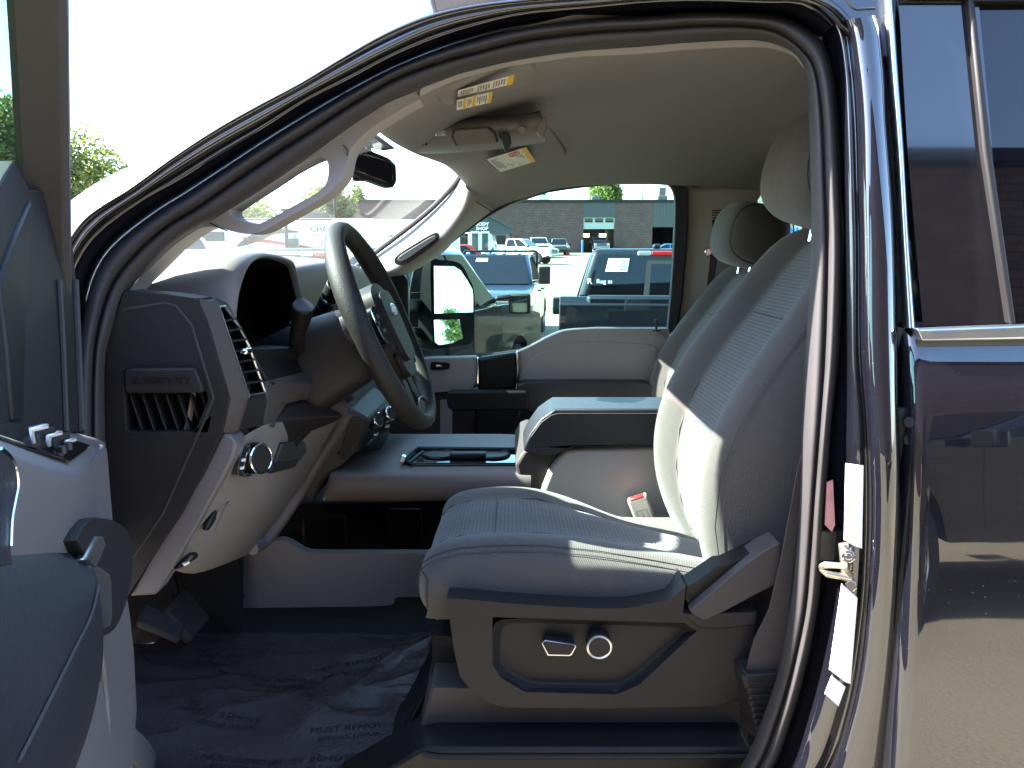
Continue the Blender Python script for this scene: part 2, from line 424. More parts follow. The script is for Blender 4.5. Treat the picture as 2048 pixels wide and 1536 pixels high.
# ---- painted door frame and rubber seals: loops run from the A-pillar foot over the header and down the B-pillar
ST = [  # S0              S1            S2            S3            S4           S5           S6
 [(40,1100),(60,1100),(75,1100),(95,1100),(150,1100),(186,1100),(215,1100)],
 [(48,850),(70,850),(85,850),(103,850),(150,850),(184,850),(210,850)],
 [(52,700),(75,700),(90,705),(108,712),(152,720),(187,722),(211,725)],
 [(70,585),(95,600),(108,608),(125,618),(165,635),(197,648),(226,665)],
 [(105,450),(128,505),(140,515),(152,528),(185,553),(220,575),(252,592)],
 [(140,402),(175,435),(185,448),(197,464),(225,490),(258,520),(297,535)],
 [(232,345),(262,378),(275,385),(285,399),(305,426),(328,455),(350,484)],
 [(339,307),(342,318),(350,332),(357,359),(378,380),(400,410),(425,440)],
 [(424,252),(427,262),(435,279),(443,305),(462,325),(480,352),(505,391)],
 [(510,203),(513,213),(520,232),(528,254),(545,271),(562,297),(585,338)],
 [(597,156),(600,167),(606,183),(613,199),(627,221),(642,246),(660,283)],
 [(679,103),(685,116),(690,137),(697,157),(707,175),(718,197),(735,231)],
 [(758,53),(771,68),(775,94),(779,113),(787,134),(795,153),(808,194)],
 [(808,15),(856,34),(860,55),(864,77),(872,99),(880,122),(895,158)],
 [(880,-8),(942,14),(945,31),(948,50),(953,73),(958,102),(975,133)],
 [(990,-28),(1040,2),(1044,14),(1046,27),(1050,50),(1053,78),(1065,116)],
 [(1150,-50),(1180,-8),(1181,3),(1181,14),(1183,35),(1185,62),(1190,101)],
 [(1300,-60),(1300,-14),(1300,-6),(1300,3),(1300,30),(1301,56),(1303,92)],
 [(1425,-60),(1420,-14),(1418,-6),(1412,0),(1406,23),(1406,49),(1400,84)],
 [(1560,-60),(1530,-12),(1528,-4),(1526,4),(1523,27),(1510,52),(1504,80)],
 [(1680,-55),(1625,-5),(1615,0),(1605,8),(1582,39),(1562,66),(1562,94)],
 [(1752,30),(1692,40),(1677,45),(1662,52),(1641,78),(1608,104),(1594,113)],
 [(1770,130),(1712,130),(1695,132),(1682,135),(1664,140),(1632,145),(1612,150)],
 [(1776,240),(1722,240),(1703,240),(1686,240),(1676,240),(1645,240),(1618,240)],
 [(1787,380),(1725,380),(1708,380),(1690,380),(1682,380),(1651,380),(1622,380)],
 [(1793,500),(1728,500),(1712,500),(1692,500),(1686,505),(1655,500),(1622,500)],
 [(1797,700),(1730,700),(1712,700),(1695,700),(1678,700),(1650,700),(1612,700)],
 [(1800,850),(1740,850),(1725,850),(1695,850),(1662,850),(1640,850),(1605,850)],
 [(1803,1000),(1745,1000),(1728,1000),(1690,1000),(1652,1000),(1628,1000),(1600,1000)],
 [(1803,1120),(1742,1120),(1726,1120),(1680,1120),(1644,1120),(1620,1120),(1591,1120)],
 [(1803,1226),(1735,1226),(1718,1226),(1665,1226),(1634,1226),(1610,1226),(1578,1226)],
 [(1800,1343),(1722,1343),(1700,1343),(1640,1343),(1610,1343),(1585,1343),(1556,1343)],
 [(1796,1445),(1700,1445),(1675,1445),(1612,1445),(1581,1445),(1555,1445),(1522,1445)],
 [(1790,1545),(1670,1536),(1640,1536),(1580,1536),(1546,1536),(1518,1536),(1480,1536)],
 [(1780,1680),(1600,1640),(1570,1640),(1510,1640),(1470,1640),(1440,1640),(1400,1640)],
]
NS = len(ST); JR = 22                     # stations from JR on belong to the B-pillar
LP = [cr([s[i] for s in ST], 5) for i in range(7)]
def lerp(a, b, t): return tuple(x + (y - x) * t for x, y in zip(a, b))
def band(name, specs, mat, i0=0, i1=None, **k):
    """specs: (loop a, loop b, t, depth)"""
    i1 = len(LP[0]) if i1 is None else i1
    rows = [[PT(*lerp(LP[a][i], LP[b][i], t), d) for i in range(i0, i1)] for a, b, t, d in specs]
    return grid(name, rows, mat, T, **k)
c5 = 5
e1 = (JR - 1) * c5
band('door_frame', [(0,0,0,.135),(0,0,0,.11),(0,1,.25,.085),(0,1,.6,.045),(0,1,.9,.016),(1,1,0,.012),(1,2,.2,.022),(1,2,.6,.0195),(1,2,.95,.0155),(2,2,0,.024),(2,3,.15,.033),(2,3,.6,.030),(2,3,.95,.026),(3,3,0,.036),(3,4,.2,.048),(3,4,.6,.052),(3,4,1,.085)], M['paint'], 0, e1 + 1, sub=1)
for li, of in ((2, .0185), (3, .030)):
    MB().tube([PT(*LP[li][i], of) for i in range(12, e1 + 1, 2)], .0009, 6).build('frame_bead', M['paint'], T)
band('pillar_cover', [(0,0,0,.05),(0,0,0,.012),(0,1,.12,.004),(0,1,.5,-.003),(0,1,.9,.006),(1,1,0,.012),(1,2,.3,.03),(1,2,.8,.036),(2,2,0,.03),(2,3,.15,.028),
     (2,3,.5,.030),(2,3,.85,.040),(3,3,0,.050),(3,4,.25,.062),(3,4,.7,.068),(3,4,1,.085)], M['paint'], e1, None, sub=1)
band('door_seal', [(4,4,0,.095),(4,5,.06,.074),(4,5,.28,.052),(4,5,.55,.046),(4,5,.82,.054),(5,5,0,.072),(5,6,.06,.074),(5,6,.12,.062),(5,6,.4,.064),(5,6,.75,.075),(5,6,.96,.092),(6,6,0,.12)], M['seal'], sub=1)

# ---- driver's A-pillar trim with its grab handle
trim_in = [(840,198),(805,217),(742,257),(708,290),(697,312),(690,345),(672,372),(640,398),(560,443),(525,462),(497,468),(470,464),(440,456),(412,454),(390,462),(350,490),(320,518),(290,548),(253,584)]
s6 = [(252,592),(297,533),(350,482),(425,438),(505,389),(585,336),(660,281),(735,229),(808,192),(840,178)]
hole = [(461,410),(458,425),(466,437),(480,442),(513,448),(533,441),(588,411),(643,379),(656,352),(656,328),(650,317),(640,312),(615,321),(556,353),(496,386)]
plate('pillar_trim', cr(s6, 3)[:-1] + cr(trim_in, 3), M['trim'], T, .125, .055, .011, [cr(hole, 3, True)], fn=lambda x, y, o: PT(x, y, o), seg=3, ang=50)
MB().tube([PT(x, y, .123) for x, y in [(420, 446), (440, 456), (455, 462)]], .0009, 6).build('trim_joint', M['ink'], T)
MB().tube([PT(x, y, .123) for x, y in [(686, 290), (696, 300), (694, 312)]], .0009, 6).build('trim_joint', M['ink'], T)
hs = cr([(840,197),(905,166),(1010,137),(1100,124),(1150,117),(1300,110),(1367,103),(1504,97),(1560,104),(1586,114),(1602,130)], 4)
h6 = cr([(840,178),(905,152),(1010,125),(1100,110),(1150,103),(1300,92),(1367,86),(1504,80),(1562,93),(1594,112),(1610,140)], 4)
grid('header_trim', [[PT(*p, .10) for p in h6], [PT(*lerp(a, b, .35), .118) for a, b in zip(h6, hs)], [PT(*lerp(a, b, .8), .128) for a, b in zip(h6, hs)], [PT(*p, .135) for p in hs], [PT(*p, .17) + Vector((0, 0, .03)) for p in hs]], M['trim'], T, sub=1)

# ---- headliner, roof skin, rear of the cab
fl = [(743,258,1.16),(778,294,1.42),(812,311,1.75),(839,323,2.05),(884,335,2.4),(912,349,2.62),(932,372,2.72)]
sec = [(1.14,1.865,1.872),(1.42,1.855,1.865),(1.75,1.885,1.90),(2.05,1.89,1.905),(2.4,1.865,1.875),(2.62,1.80,1.815)]
rows = []
for (px, py, y), (yy, zm, zr) in zip(fl[:-1], sec):
    p = P(px, py, y); x0 = p.x
    r = [p + Vector((-.05, 0, .055)), p + Vector((-.012, 0, .012)), p + Vector((.03, 0, .008))]
    for t in (.12, .22, .35): r.append(Vector((x0 + t, y, p.z + (zm - p.z) * (t / .35) ** .45)))
    for x in (.25, .5, .75, 1.0, 1.25, 1.5, 1.8): r.append(Vector((x, y, zr - .02 * max(0, x - .9) + .006 * math.sin(3 * x))))
    rows.append(r)
# side rail over the passenger window
pe = [(930,352),(932,375),(945,385),(975,395),(1010,388),(1045,382)]
r = [P(x, y, 2.70) for x, y in pe] + [Vector((x, 2.72, 1.77)) for x in (.13, .25, .45, .75, 1.0, 1.35, 1.8)]
rows.append(r)
r2 = [p + Vector((0, .05, -.02)) for p in r]
wt_ = [(932,385),(950,400),(985,424),(1010,410),(1040,399),(1070,391)]
r2 = [P(x, y, 2.77) for x, y in wt_] + [P(x, y, 2.77) for x, y in [(1100,378),(1200,366),(1310,359.5)]] + [Vector((x, 2.77, 1.765)) for x in (.75, 1.0, 1.35, 1.8)]
rows.append(r2)
rows.append([p + Vector((0, .05, -.004)) for p in r2])
rows.insert(0, [p + Vector((0, -.06, .012)) for p in rows[0]])
grid('headliner', rows, M['liner'], T, sub=2)
mb = MB()
mb.box((.86, 1.945, 1.985), (2.0, 1.56, .03)); mb.build('roof_panel', M['paint'], T, bevel=.012)
MB().box((1.93, 1.945, 1.22), (.05, 1.75, .75)).box((1.93, 1.945, 1.86), (.05, 1.6, .16)).build('cab_rear_wall', M['brownp'], T, bevel=.01)
MB().box((1.93, 1.945, 1.69), (.006, 1.5, .2)).build('rear_glass', M['tint'], T)
MB().box((1.55, 1.945, 1.0), (.55, 1.6, .14)).box((1.76, 1.945, 1.3), (.16, 1.6, .62), Matrix.Rotation(.15, 3, 'Y')).build('rear_bench', M['fabric'], T, bevel=.05, seg=3)
# passenger side body below and behind
MB().box((.9, 2.93, .86), (2.2, .05, .54)).box((-1.25, 2.93, .86), (1.5, .05, .54)).build('passenger_side_skin', M['paint'], T, bevel=.01)
MB().box((.7, 1.945, .66), (3.0, 1.9, .06)).build('cab_floor', M['carpet'], T)
MB().box((-.98, 1.945, 1.06), (.05, 1.7, .82)).build('firewall', M['carpet'], T)
MB().box((-1.72, 1.945, 1.12), (1.36, 1.72, .5)).box((-1.7, 1.02, 1.0), (1.35, .2, .62)).box((-1.7, 2.87, 1.0), (1.35, .2, .62)).build('hood', M['paint'], T, bevel=.06, seg=3)

# ---- windshield
wl = cr([(175,600),(262,470),(425,345),(600,235),(700,180),(745,170)], 4)
wr = cr([(590,632),(660,572),(750,505),(850,428),(905,372),(925,340)], 4)
rw = []
for a, b in zip(wl, wr):
    A = PT(*a, .115); B = P(*b, 2.74)
    rw.append([A.lerp(B, t) + Vector((-.13 * math.sin(math.pi * t), 0, .0)) for t in [k / 8 for k in range(9)]])
grid('windshield', rw, M['windshield'], T, sub=1)
edge = [p[-1] for p in rw]
MB().tube([p + Vector((.004, -.012, 0)) for p in edge], .009, 8).build('windshield_seal', M['brownp'], T)
# ---- passenger A-pillar trim
G = cr([(921,352),(897,386),(850,430),(800,471),(750,507),(700,545),(660,577),(610,625)], 4)
Cc = cr([(936,382),(930,418),(910,455),(880,490),(843,513),(800,537),(755,548),(690,592)], 4)
Wd = cr([(992,420),(945,452),(905,482),(890,499),(850,527),(806,549),(770,557),(715,612)], 4)
grid('passenger_pillar_trim', [[P(*a, 2.80) for a in G], [P(*lerp(a, b, .10), 2.735) for a, b in zip(G, Cc)], [P(*lerp(a, b, .5), 2.695) for a, b in zip(G, Cc)], [P(*lerp(a, b, .92), 2.665) for a, b in zip(G, Cc)],
     [P(*lerp(b, c, .25), 2.68) for b, c in zip(Cc, Wd)], [P(*lerp(b, c, .75), 2.74) for b, c in zip(Cc, Wd)], [P(*c, 2.80) for c in Wd]], M['trim'], T, sub=1, solid=.006, off=1)
hd = cr([(796,530),(788,522),(797,508),(835,484),(865,467),(877,467),(877,480),(860,495),(815,527)], 4, True)
plate('grab_recess', hd, M['brownp'], T, 2.66, .008, .004)
plate('grab_handle', cr([(797,522),(800,512),(835,490),(866,472),(872,476),(858,487),(812,519)], 4, True), M['grey'], T, 2.648, .02, .006)
MB().tube([P(x, y, 2.69) for x, y in [(937,388),(950,402),(985,424)]], .0022, 6).build('trim_joint', M['ink'], T)

# ---- visors, overhead console, mirror
def vis(name, q, Ys, th=.018):
    return plate(name, [(x, y, k) for (x, y), k in zip(q, Ys)], M['liner'], T, None, th, .007, d=(0, .1, 1), seg=3)
vis('sun_visor', [(868,186),(880,208),(905,214),(1060,172),(1075,150),(1062,128),(1005,128)], [1.22,1.27,1.30,1.385,1.345,1.19,1.145])
vis('sun_visor', [(925,292),(938,305),(1000,353),(1012,356),(1030,352),(1133,311),(1095,250),(1010,262)], [2.1,2.16,2.52,2.55,2.54,2.42,2.1,2.05])
def sticker(name, q, Y, cols, lines, lift):
    o = empty(name, P(*q[0], Y[0]), 0, True); o.parent = T; o.matrix_parent_inverse = Matrix.Translation(-Vector(TB))
    c = [P(x, y, k) + Vector((0, -.001, -.0015)) * lift for (x, y), k in zip(q, Y)]
    f = lambda u, v: c[0].lerp(c[1], u).lerp(c[3].lerp(c[2], u), v)
    nrm = (c[1] - c[0]).cross(c[3] - c[0]).normalized()
    if nrm.z > 0: nrm = -nrm
    def quad(nm, u0, v0, u1, v1, m, h): 
        mbq = MB(); mbq.poly([f(u0, v0) + nrm * h, f(u1, v0) + nrm * h, f(u1, v1) + nrm * h, f(u0, v1) + nrm * h], -nrm * .0006); mbq.build(nm, m, o, smooth=False)
    quad('label_sheet', 0, 0, 1, 1, M['paper'], .001)
    for u0, v0, u1, v1 in cols: quad('warning_stripe', u0, v0, u1, v1, M['yellow'], .0016)
    mbl = MB(); rr = random.Random(3)
    for u0, v0, u1, v1, nl, ax in lines:
        for i in range(nl):
            t = (i + .5) / nl; w = .3 / nl
            e = rr.uniform(.6, 1)
            if ax == 'u': a = [f(u0, v0 + (v1 - v0) * (t - w)), f(u0 + (u1 - u0) * e, v0 + (v1 - v0) * (t - w)), f(u0 + (u1 - u0) * e, v0 + (v1 - v0) * (t + w)), f(u0, v0 + (v1 - v0) * (t + w))]
            else: a = [f(u0 + (u1 - u0) * (t - w), v0), f(u0 + (u1 - u0) * (t - w), v0 + (v1 - v0) * e), f(u0 + (u1 - u0) * (t + w), v0 + (v1 - v0) * e), f(u0 + (u1 - u0) * (t + w), v0)]
            mbl.poly([p + nrm * .0018 for p in a], -nrm * .0004)
    mbl.build('small_print', M['greyink'], o, smooth=False)
    return o, f, nrm
# the passenger-visor label: stripe at the right end, lines across
o, f, nrm = sticker('visor_label', [(974,310),(1052,285),(1071,314),(1001,336)], [2.155,2.08,2.30,2.42], [(.87,0,1,1)], [(.04,.08,.26,.92,5,'v'),(.32,.3,.52,.95,5,'v'),(.58,.3,.82,.95,6,'v')], 8)
ringp = [f(.66 + .13 * math.cos(a), .13 + .10 * math.sin(a)) + nrm * .003 for a in [k * math.pi / 8 for k in range(16)]]
MB().tube(ringp, .0012, 5, closed=True).tube([f(.57, .2) + nrm * .003, f(.75, .06) + nrm * .003], .0012, 5).build('prohibition_ring', M['red'], o)
sticker('visor_label', [(917,164),(1029,131),(1025,150),(916,178)], [1.245,1.155,1.195,1.28], [(.90,0,1,1)], [(.05,.15,.3,.9,7,'v'),(.36,.15,.6,.9,5,'v'),(.64,.15,.87,.9,5,'v')], 9)
sticker('visor_label', [(914,184),(986,166),(982,188),(914,204)], [1.27,1.22,1.27,1.315], [(.19,0,.28,1),(.46,0,.55,1),(.90,0,1,1)], [(.03,.15,.17,.9,3,'v'),(.31,.15,.44,.9,3,'v'),(.58,.15,.87,.9,5,'v')], 9)
# overhead console
top = [(812,262,1.75),(830,256,1.72),(900,252,1.68),(1000,245,1.66),(1060,240,1.62),(1085,232,1.60)]
mid = [(815,280,1.74),(835,276,1.71),(900,274,1.67),(1000,268,1.65),(1062,264,1.62),(1090,258,1.60)]
bot = [(822,293,1.78),(845,298,1.80),(900,297,1.80),(1000,288,1.80),(1065,278,1.80),(1092,274,1.78)]
far = [(830,296,1.95),(850,300,1.98),(900,299,1.98),(1000,291,1.98),(1065,281,1.98),(1094,276,1.95)]
tp = [(x, y - 6, k + .05) for x, y, k in top]
grid('overhead_console', [[P(*p) for p in cr(l, 3)] for l in (tp, top, mid, bot, far)], M['grey'], T, sub=1, solid=.01)
plate('console_end', [(1088,232),(1095,236),(1094,258),(1086,274),(1079,272),(1074,262),(1077,244)], M['grey'], T, 1.60, .03, .006, seg=3)
def onc(px, py, k=-.012): return P(px, py, 1.66 + k)
plate('map_lamp', [(866,262),(890,260),(893,270),(872,272)], M['clearlens'], T, 1.655, .006, .002)
plate('storage_door', [(908,261),(978,256),(993,270),(996,285),(912,291),(905,275)], M['grey'], T, 1.652, .006, .003)
MB().tube([P(x, y, 1.65) for x, y in [(978,257),(990,268),(995,284)]], .003, 6).build('console_seam', M['ink'], T)
MB().tube([P(x, y, 1.65) for x, y in [(908,261),(904,274),(913,291)]], .0015, 6).build('console_seam', M['ink'], T)
mb = MB()
for i in range(4): mb.tube([P(x + i * 7, y - i * .5, 1.715) for x, y in [(824,270),(826,281),(832,292)]], .0028, 6)
mb.build('map_lamp_button', M['brownp'], T)
plate('microphone_bezel', [(996,267),(1016,264),(1022,276),(1020,290),(1006,292)], M['ink'], T, 1.648, .01, .002)
plate('hanging_clip', [(1000,266),(1016,264),(1024,285),(1014,302),(1009,302),(1004,286)], M['vinyl'], T, 1.63, .012, .003)
MB().cyl(P(1044, 260, 1.612), P(1044, 260, 1.63), .0085, n=24).build('lamp_switch', M['grey'], T, bevel=.002)
# rear view mirror
mo = empty('rear_view_mirror', P(745, 330, 1.95), 0, True); mo.parent = T; mo.matrix_parent_inverse = Matrix.Translation(-Vector(TB))
mq = [(686,300,1.82),(693,284,1.82),(715,286,1.84),(745,301,1.88),(780,315,1.94),(795,330,1.96),(796,362,1.96),(789,377,1.95),(775,373,1.93),(720,352,1.86),(684,334,1.82)]
plate('mirror_shell', mq, M['darker'], mo, None, .035, .008, seg=3, d=(-.8, .6, 0))
plate('mirror_glass', [(690,302,1.815),(695,292,1.815),(742,310,1.872),(784,325,1.937),(786,364,1.943),(776,366,1.925),(722,345,1.852),(690,331,1.815)], M['blackgloss'], mo, None, .004, .001, d=(-.8, .6, 0))
MB().tube([P(735, 310, 1.95), P(728, 290, 1.98), P(735, 268, 2.0)], .014, 10).build('mirror_stem', M['darker'], mo)
MB().box(P(720, 357, 1.90), (.03, .03, .012)).build('mirror_tab', M['darker'], mo)
plate('sensor_cover', [(703,280),(745,262),(790,296),(765,300),(742,296),(720,290)], M['brownp'], T, 1.95, .02, .006)
# ---- dashboard
c6 = [(x, y) for x, y in [(212,760),(214,690),(228,640),(248,582),(330,588),(395,597),(416,650),(459,796),(444,865),(410,938),(366,1025),(300,1122),(256,1192),(235,1190),(222,1100),(214,900)]]
D = tag(empty('dashboard', P(420, 800, 1.2), 0, True)); D.parent = T; D.matrix_parent_inverse = Matrix.Translation(-Vector(TB))
holeL = [(246,741),(395,737),(412,782),(416,800),(392,858),(388,864),(262,864),(252,858)]
plate('end_cap', [(x, y) for x, y in c6], M['dark'], D, 1.045, .05, .006, [holeL])
capin = [(246,620),(330,606),(352,612),(383,650),(427,796),(410,838),(327,1025),(268,1115)]
MB().tube([P(x, y, 1.0455) for x, y in capin], .0022, 6).build('cap_groove', M['ink'], D)
plate('cap_recess', [(240,735),(400,732),(424,796),(395,870),(246,870)], M['darker'], D, 1.075, .01, .002)
plate('cap_badge_bar', [(247,742),(260,737),(390,736),(404,775),(405,786),(255,788),(248,780)], M['dark'], D, 1.035, .045, .006, seg=3)
for i in range(7):
    x0 = 258 + i * 24
    plate('grille_fin', [(x0, 789), (x0 + 3, 789), (x0 + 27, 862), (x0 + 24, 862)] if i < 5 else [(x0, 789), (x0 + 3, 789), (x0 + 3 + (424 - 24 * 0 - x0) * .35, 862 - (i - 4) * 22), (x0 + (424 - x0) * .35, 862 - (i - 4) * 22)], M['dark'], D, 1.05, .03, .0008)
text('cap_lettering', 'SUPERDUTY', P(322, 762, 1.0352), (1, 0, 0), (0, 0, 1), .0150, M['darker'], D, ext=.0016, sx=.98)
# bezel strip and vent
bz = [(395,597,1.045),(425,603,1.05),(437,612,1.055),(449,650,1.058),(466,700,1.06),(497,792,1.065),(493,800,1.065),(476,862,1.066),(462,870,1.062),(444,865,1.05),(459,796,1.045),(416,650,1.045)]
plate('vent_bezel', bz, M['brownp'], D, None, .006, .002, seg=2)
VT = empty('air_vent', P(480, 700, 1.1), 0, True); VT.parent = T; VT.matrix_parent_inverse = Matrix.Translation(-Vector(TB))
Lp = [(437,614,1.064),(449,650,1.066),(466,700,1.068),(497,792,1.072)]
Rp = [(450,613,1.085),(477,652,1.115),(497,690,1.13),(530,785,1.145)]
MB().tube([P(*p) for p in Lp] + [P(*p) for p in reversed(Rp)], .0024, 8, closed=True).build('vent_frame', M['satin'], VT)
plate('vent_throat', [(x, y, k + .0) for x, y, k in Lp + Rp[::-1]], M['ink'], VT, None, .01, .0, d=(-1, .35, 0), fn=lambda x, y, k: P(x, y, k) + Vector((-.03, .012, 0)))
def ve(tab, y):
    for a, b in zip(tab, tab[1:]):
        if a[1] <= y <= b[1]:
            t = (y - a[1]) / (b[1] - a[1]); return tuple(a[i] + (b[i] - a[i]) * t for i in range(3))
    return tab[-1] if y > tab[-1][1] else tab[0]
for y in (641, 661, 682, 702, 723, 744, 766):
    MB().bar(P(*ve(Lp, y + 2)) + Vector((-.008, .003, 0)), P(*ve(Rp, y - 3)) + Vector((-.008, .003, 0)), .022, .0022).build('vent_slat', M['dark'], VT, bevel=.0005)
MB().box(P(486, 702, 1.09) + Vector((.004, 0, 0)), (.012, .024, .009)).build('vent_tab', M['chrome'], VT, bevel=.003)
plate('vent_lower_cover', [(497,794,1.07),(531,786,1.145),(536,802,1.15),(526,850,1.15),(477,863,1.07)], M['dark'], D, None, .03, .003, d=(-1, .3, 0))
plate('vent_upper_cover', [(425,602,1.055),(436,596,1.10),(455,606,1.13),(480,650,1.15),(500,690,1.16),(532,784,1.165),(529,786,1.147),(497,690,1.135),(477,652,1.118),(450,612,1.087),(437,612,1.062)], M['dark'], D, None, .02, .002, d=(-1, .4, 0))
# dash top
ys = [1.05, 1.09, 1.2, 1.4, 1.55, 1.8, 2.05, 2.4, 2.65, 2.78]
zt = [1.488, 1.491, 1.49, 1.50, 1.508, 1.536, 1.553, 1.53, 1.48, 1.44]
xr = [-.435, -.43, -.60, -.62, -.62, -.48, -.46, -.44, -.43, -.43]
rows = []
for y, z, x in zip(ys, zt, xr):
    e = -.05 if y == 1.05 else 0
    rows.append([Vector((-1.12, y, z - .11)), Vector((-.95, y, z - .03)), Vector((-.74, y, z)), Vector((-.58, y, z - .006 if y > 1.5 else z + .001)), Vector((x - .02, y, z - (.016 if y > 1.5 else 0))), Vector((x, y, z - .03)), Vector((x - .01, y, z - .12)), Vector((x - .05, y, z - .25))])
rows.insert(0, [p + Vector((0, .012, -.04)) for p in rows[0]])
grid('dash_top', rows, M['grey'], D, sub=2)
# instrument hood
O = cr([(440,640,1.13),(441,600,1.135),(448,560,1.145),(462,525,1.17),(478,506,1.22),(512,501,1.32),(548,505,1.44),(578,514,1.54),(591,524,1.58),(602,565,1.60),(614,610,1.61),(632,670,1.62)], 3)
I1 = cr([(470,662,1.15),(472,622,1.15),(477,585,1.16),(488,548,1.185),(501,525,1.235),(522,516,1.33),(548,520,1.44),(570,530,1.53),(577,541,1.56),(587,580,1.575),(599,625,1.585),(614,680,1.595)], 3)
I2 = [(x + 6 if i < 15 else x - 5, y + (4 if 9 < i < 25 else 0), k) for i, (x, y, k) in enumerate(I1)]
o_ = [P(*p) for p in O]; i1 = [P(*p) for p in I1]; i2 = [P(*p) for p in I2]
grid('instrument_hood', [[p + Vector((-.26, 0, -.06)) for p in o_], [p + Vector((-.13, 0, -.012)) for p in o_], [p + Vector((-.018, 0, 0)) for p in o_], [a.lerp(b, .12) + Vector((.004, 0, 0)) for a, b in zip(o_, i1)], [a.lerp(b, .8) + Vector((.008, 0, 0)) for a, b in zip(o_, i1)], i1, i2, [p + Vector((-.06, 0, 0)) for p in i2], [p + Vector((-.17, 0, 0)) for p in i2]], [M['midp'], M['void']], D, sub=1, midx=lambda i, k: 1 if i >= 5 else 0)  # inner faces coloured near black to deepen the shade under the hood
cl = [(470,540,1.17),(500,520,1.25),(580,520,1.56),(612,610,1.62),(640,735,1.62),(560,800,1.3),(500,800,1.17),(470,680,1.15)]
plate('instrument_panel', cl, M['void'], D, None, .02, .0, fn=lambda x, y, k: P(x, y, k) + Vector((-.11, 0, 0)), d=(-1, 0, 0))
MB().tube([P(x, y, k) + Vector((-.075, 0, 0)) for x, y, k in [(480,548,1.2),(540,556,1.4)]], .001, 5).build('panel_edge', M['dark'], D)
# column surround and lower dash
def pg(name, q, m, par=D, d=(-1, .2, 0), th=.03, bv=.004, **k): return plate(name, q, m, par, None, th, bv, d=d, **k)
pg('column_surround', [(502,700,1.165),(534,760,1.17),(548,772,1.19),(640,734,1.42),(668,770,1.46),(690,690,1.5),(640,640,1.5),(612,660,1.55),(560,690,1.35)], M['darker'])
pg('steering_surround', [(534,760,1.17),(640,734,1.42),(662,770,1.40),(697,806,1.40),(690,832,1.40),(640,806,1.36),(608,800,1.32),(575,808,1.26),(556,838,1.22),(552,856,1.2),(526,850,1.165),(536,802,1.165)], M['brownp'])
pg('steering_surround_lower', [(610,800,1.325),(640,806,1.365),(690,832,1.405),(670,845,1.42),(625,862,1.38),(585,905,1.33),(548,945,1.27),(545,940,1.24),(556,840,1.222),(577,808,1.262)], M['dark'], th=.02)
pg('column_lever_pocket', [(600,812,1.31),(640,812,1.355),(655,828,1.37),(612,845,1.33),(596,840,1.30)], M['darker'], th=.01, d=(-1, .3, 0))
pg('tilt_lever', [(605,830,1.30),(640,818,1.34),(643,827,1.345),(609,842,1.305)], M['dark'], th=.015)
# knee panel
A_ = [(444,867,1.048),(403,950,1.048),(342,1039,1.048),(253,1195,1.05)]
pgs = [(444,867),(462,872),(474,890),(468,915),(441,967),(400,1040),(349,1128),(314,1186),(308,1191),(258,1194),(342,1039),(403,950)]
plate('knee_panel_side', pgs, M['pale'], D, 1.05, .04, .004)
r_ = [[(470,880,1.058),(474,884,1.07),(526,845,1.155),(573,843,1.26),(640,840,1.45),(690,822,1.60)],
      [(466,920,1.056),(470,922,1.07),(520,930,1.17),(560,960,1.28),(600,940,1.45),(640,912,1.58)],
      [(439,967,1.054),(443,969,1.07),(500,990,1.17),(540,1010,1.28),(570,1000,1.42),(598,980,1.54)],
      [(398,1040,1.052),(402,1042,1.07),(450,1060,1.17),(490,1070,1.27),(520,1068,1.38),(547,1046,1.48)],
      [(346,1128,1.050),(350,1132,1.07),(386,1147,1.13),(430,1130,1.22),(475,1112,1.32),(500,1100,1.40)],
      [(340,1134,1.08),(346,1140,1.10),(384,1152,1.17),(430,1136,1.26),(475,1118,1.36),(502,1106,1.45)]]
grid('knee_panel', [[P(*p) for p in l] for l in r_], M['grey'], D, sub=1, bevel=0)
pg('pocket_shade', [(566,886,1.262),(610,878,1.42),(616,902,1.45),(590,936,1.38),(543,948,1.245)], M['ink'], th=.01, fn=lambda x, y, k: P(x, y, k - .02))  # flat black plate stands in for the shaded hollow of the pocket
pg('pocket_ledge', [(548,930,1.235),(600,912,1.40),(592,932,1.38),(543,947,1.235)], M['dark'], th=.02, fn=lambda x, y, k: P(x, y, k - .025))
LS = empty('headlight_switch', P(500, 920, 1.13), 0, True); LS.parent = T; LS.matrix_parent_inverse = Matrix.Translation(-Vector(TB))
pg('switch_plate', cr([(478,950,1.085),(480,915,1.085),(492,893,1.10),(512,884,1.13),(524,890,1.15),(526,915,1.155),(518,938,1.145),(505,952,1.12)], 3, True), M['blackgloss'], LS, th=.015, bv=.003, fn=lambda x, y, k: P(x, y, k - .008))
kc = P(510, 917, 1.125); kd = Vector((.9, -.42, .1)).normalized()
MB().cyl(kc - kd * .01, kc + kd * .014, .0235, .021, n=28).build('switch_knob', M['darker'], LS, bevel=.002)
ky = kd.orthogonal(); kz = kd.cross(ky).normalized(); ky = kz.cross(kd).normalized()
MB().tube([kc + kd * .012 + (ky * math.cos(a) + kz * math.sin(a)) * .0215 for a in [k * math.pi / 14 for k in range(28)]], .002, 6, closed=True).build('knob_ring', M['chrome'], LS)
MB().box(P(487, 920, 1.075), (.004, .006, .003)).box(P(484, 936, 1.078), (.004, .006, .003)).build('switch_symbol', M['white'], LS)
pg('dimmer_switch', [(413,1060,1.078),(432,1022,1.10),(437,1020,1.11),(433,1040,1.11),(420,1062,1.09)], M['darker'], th=.01, fn=lambda x, y, k: P(x, y, k - .012))
pg('parking_brake_lever', [(356,1140,1.07),(383,1106,1.10),(402,1097,1.14),(396,1117,1.14),(370,1133,1.10)], M['darker'], th=.01, fn=lambda x, y, k: P(x, y, k - .012))
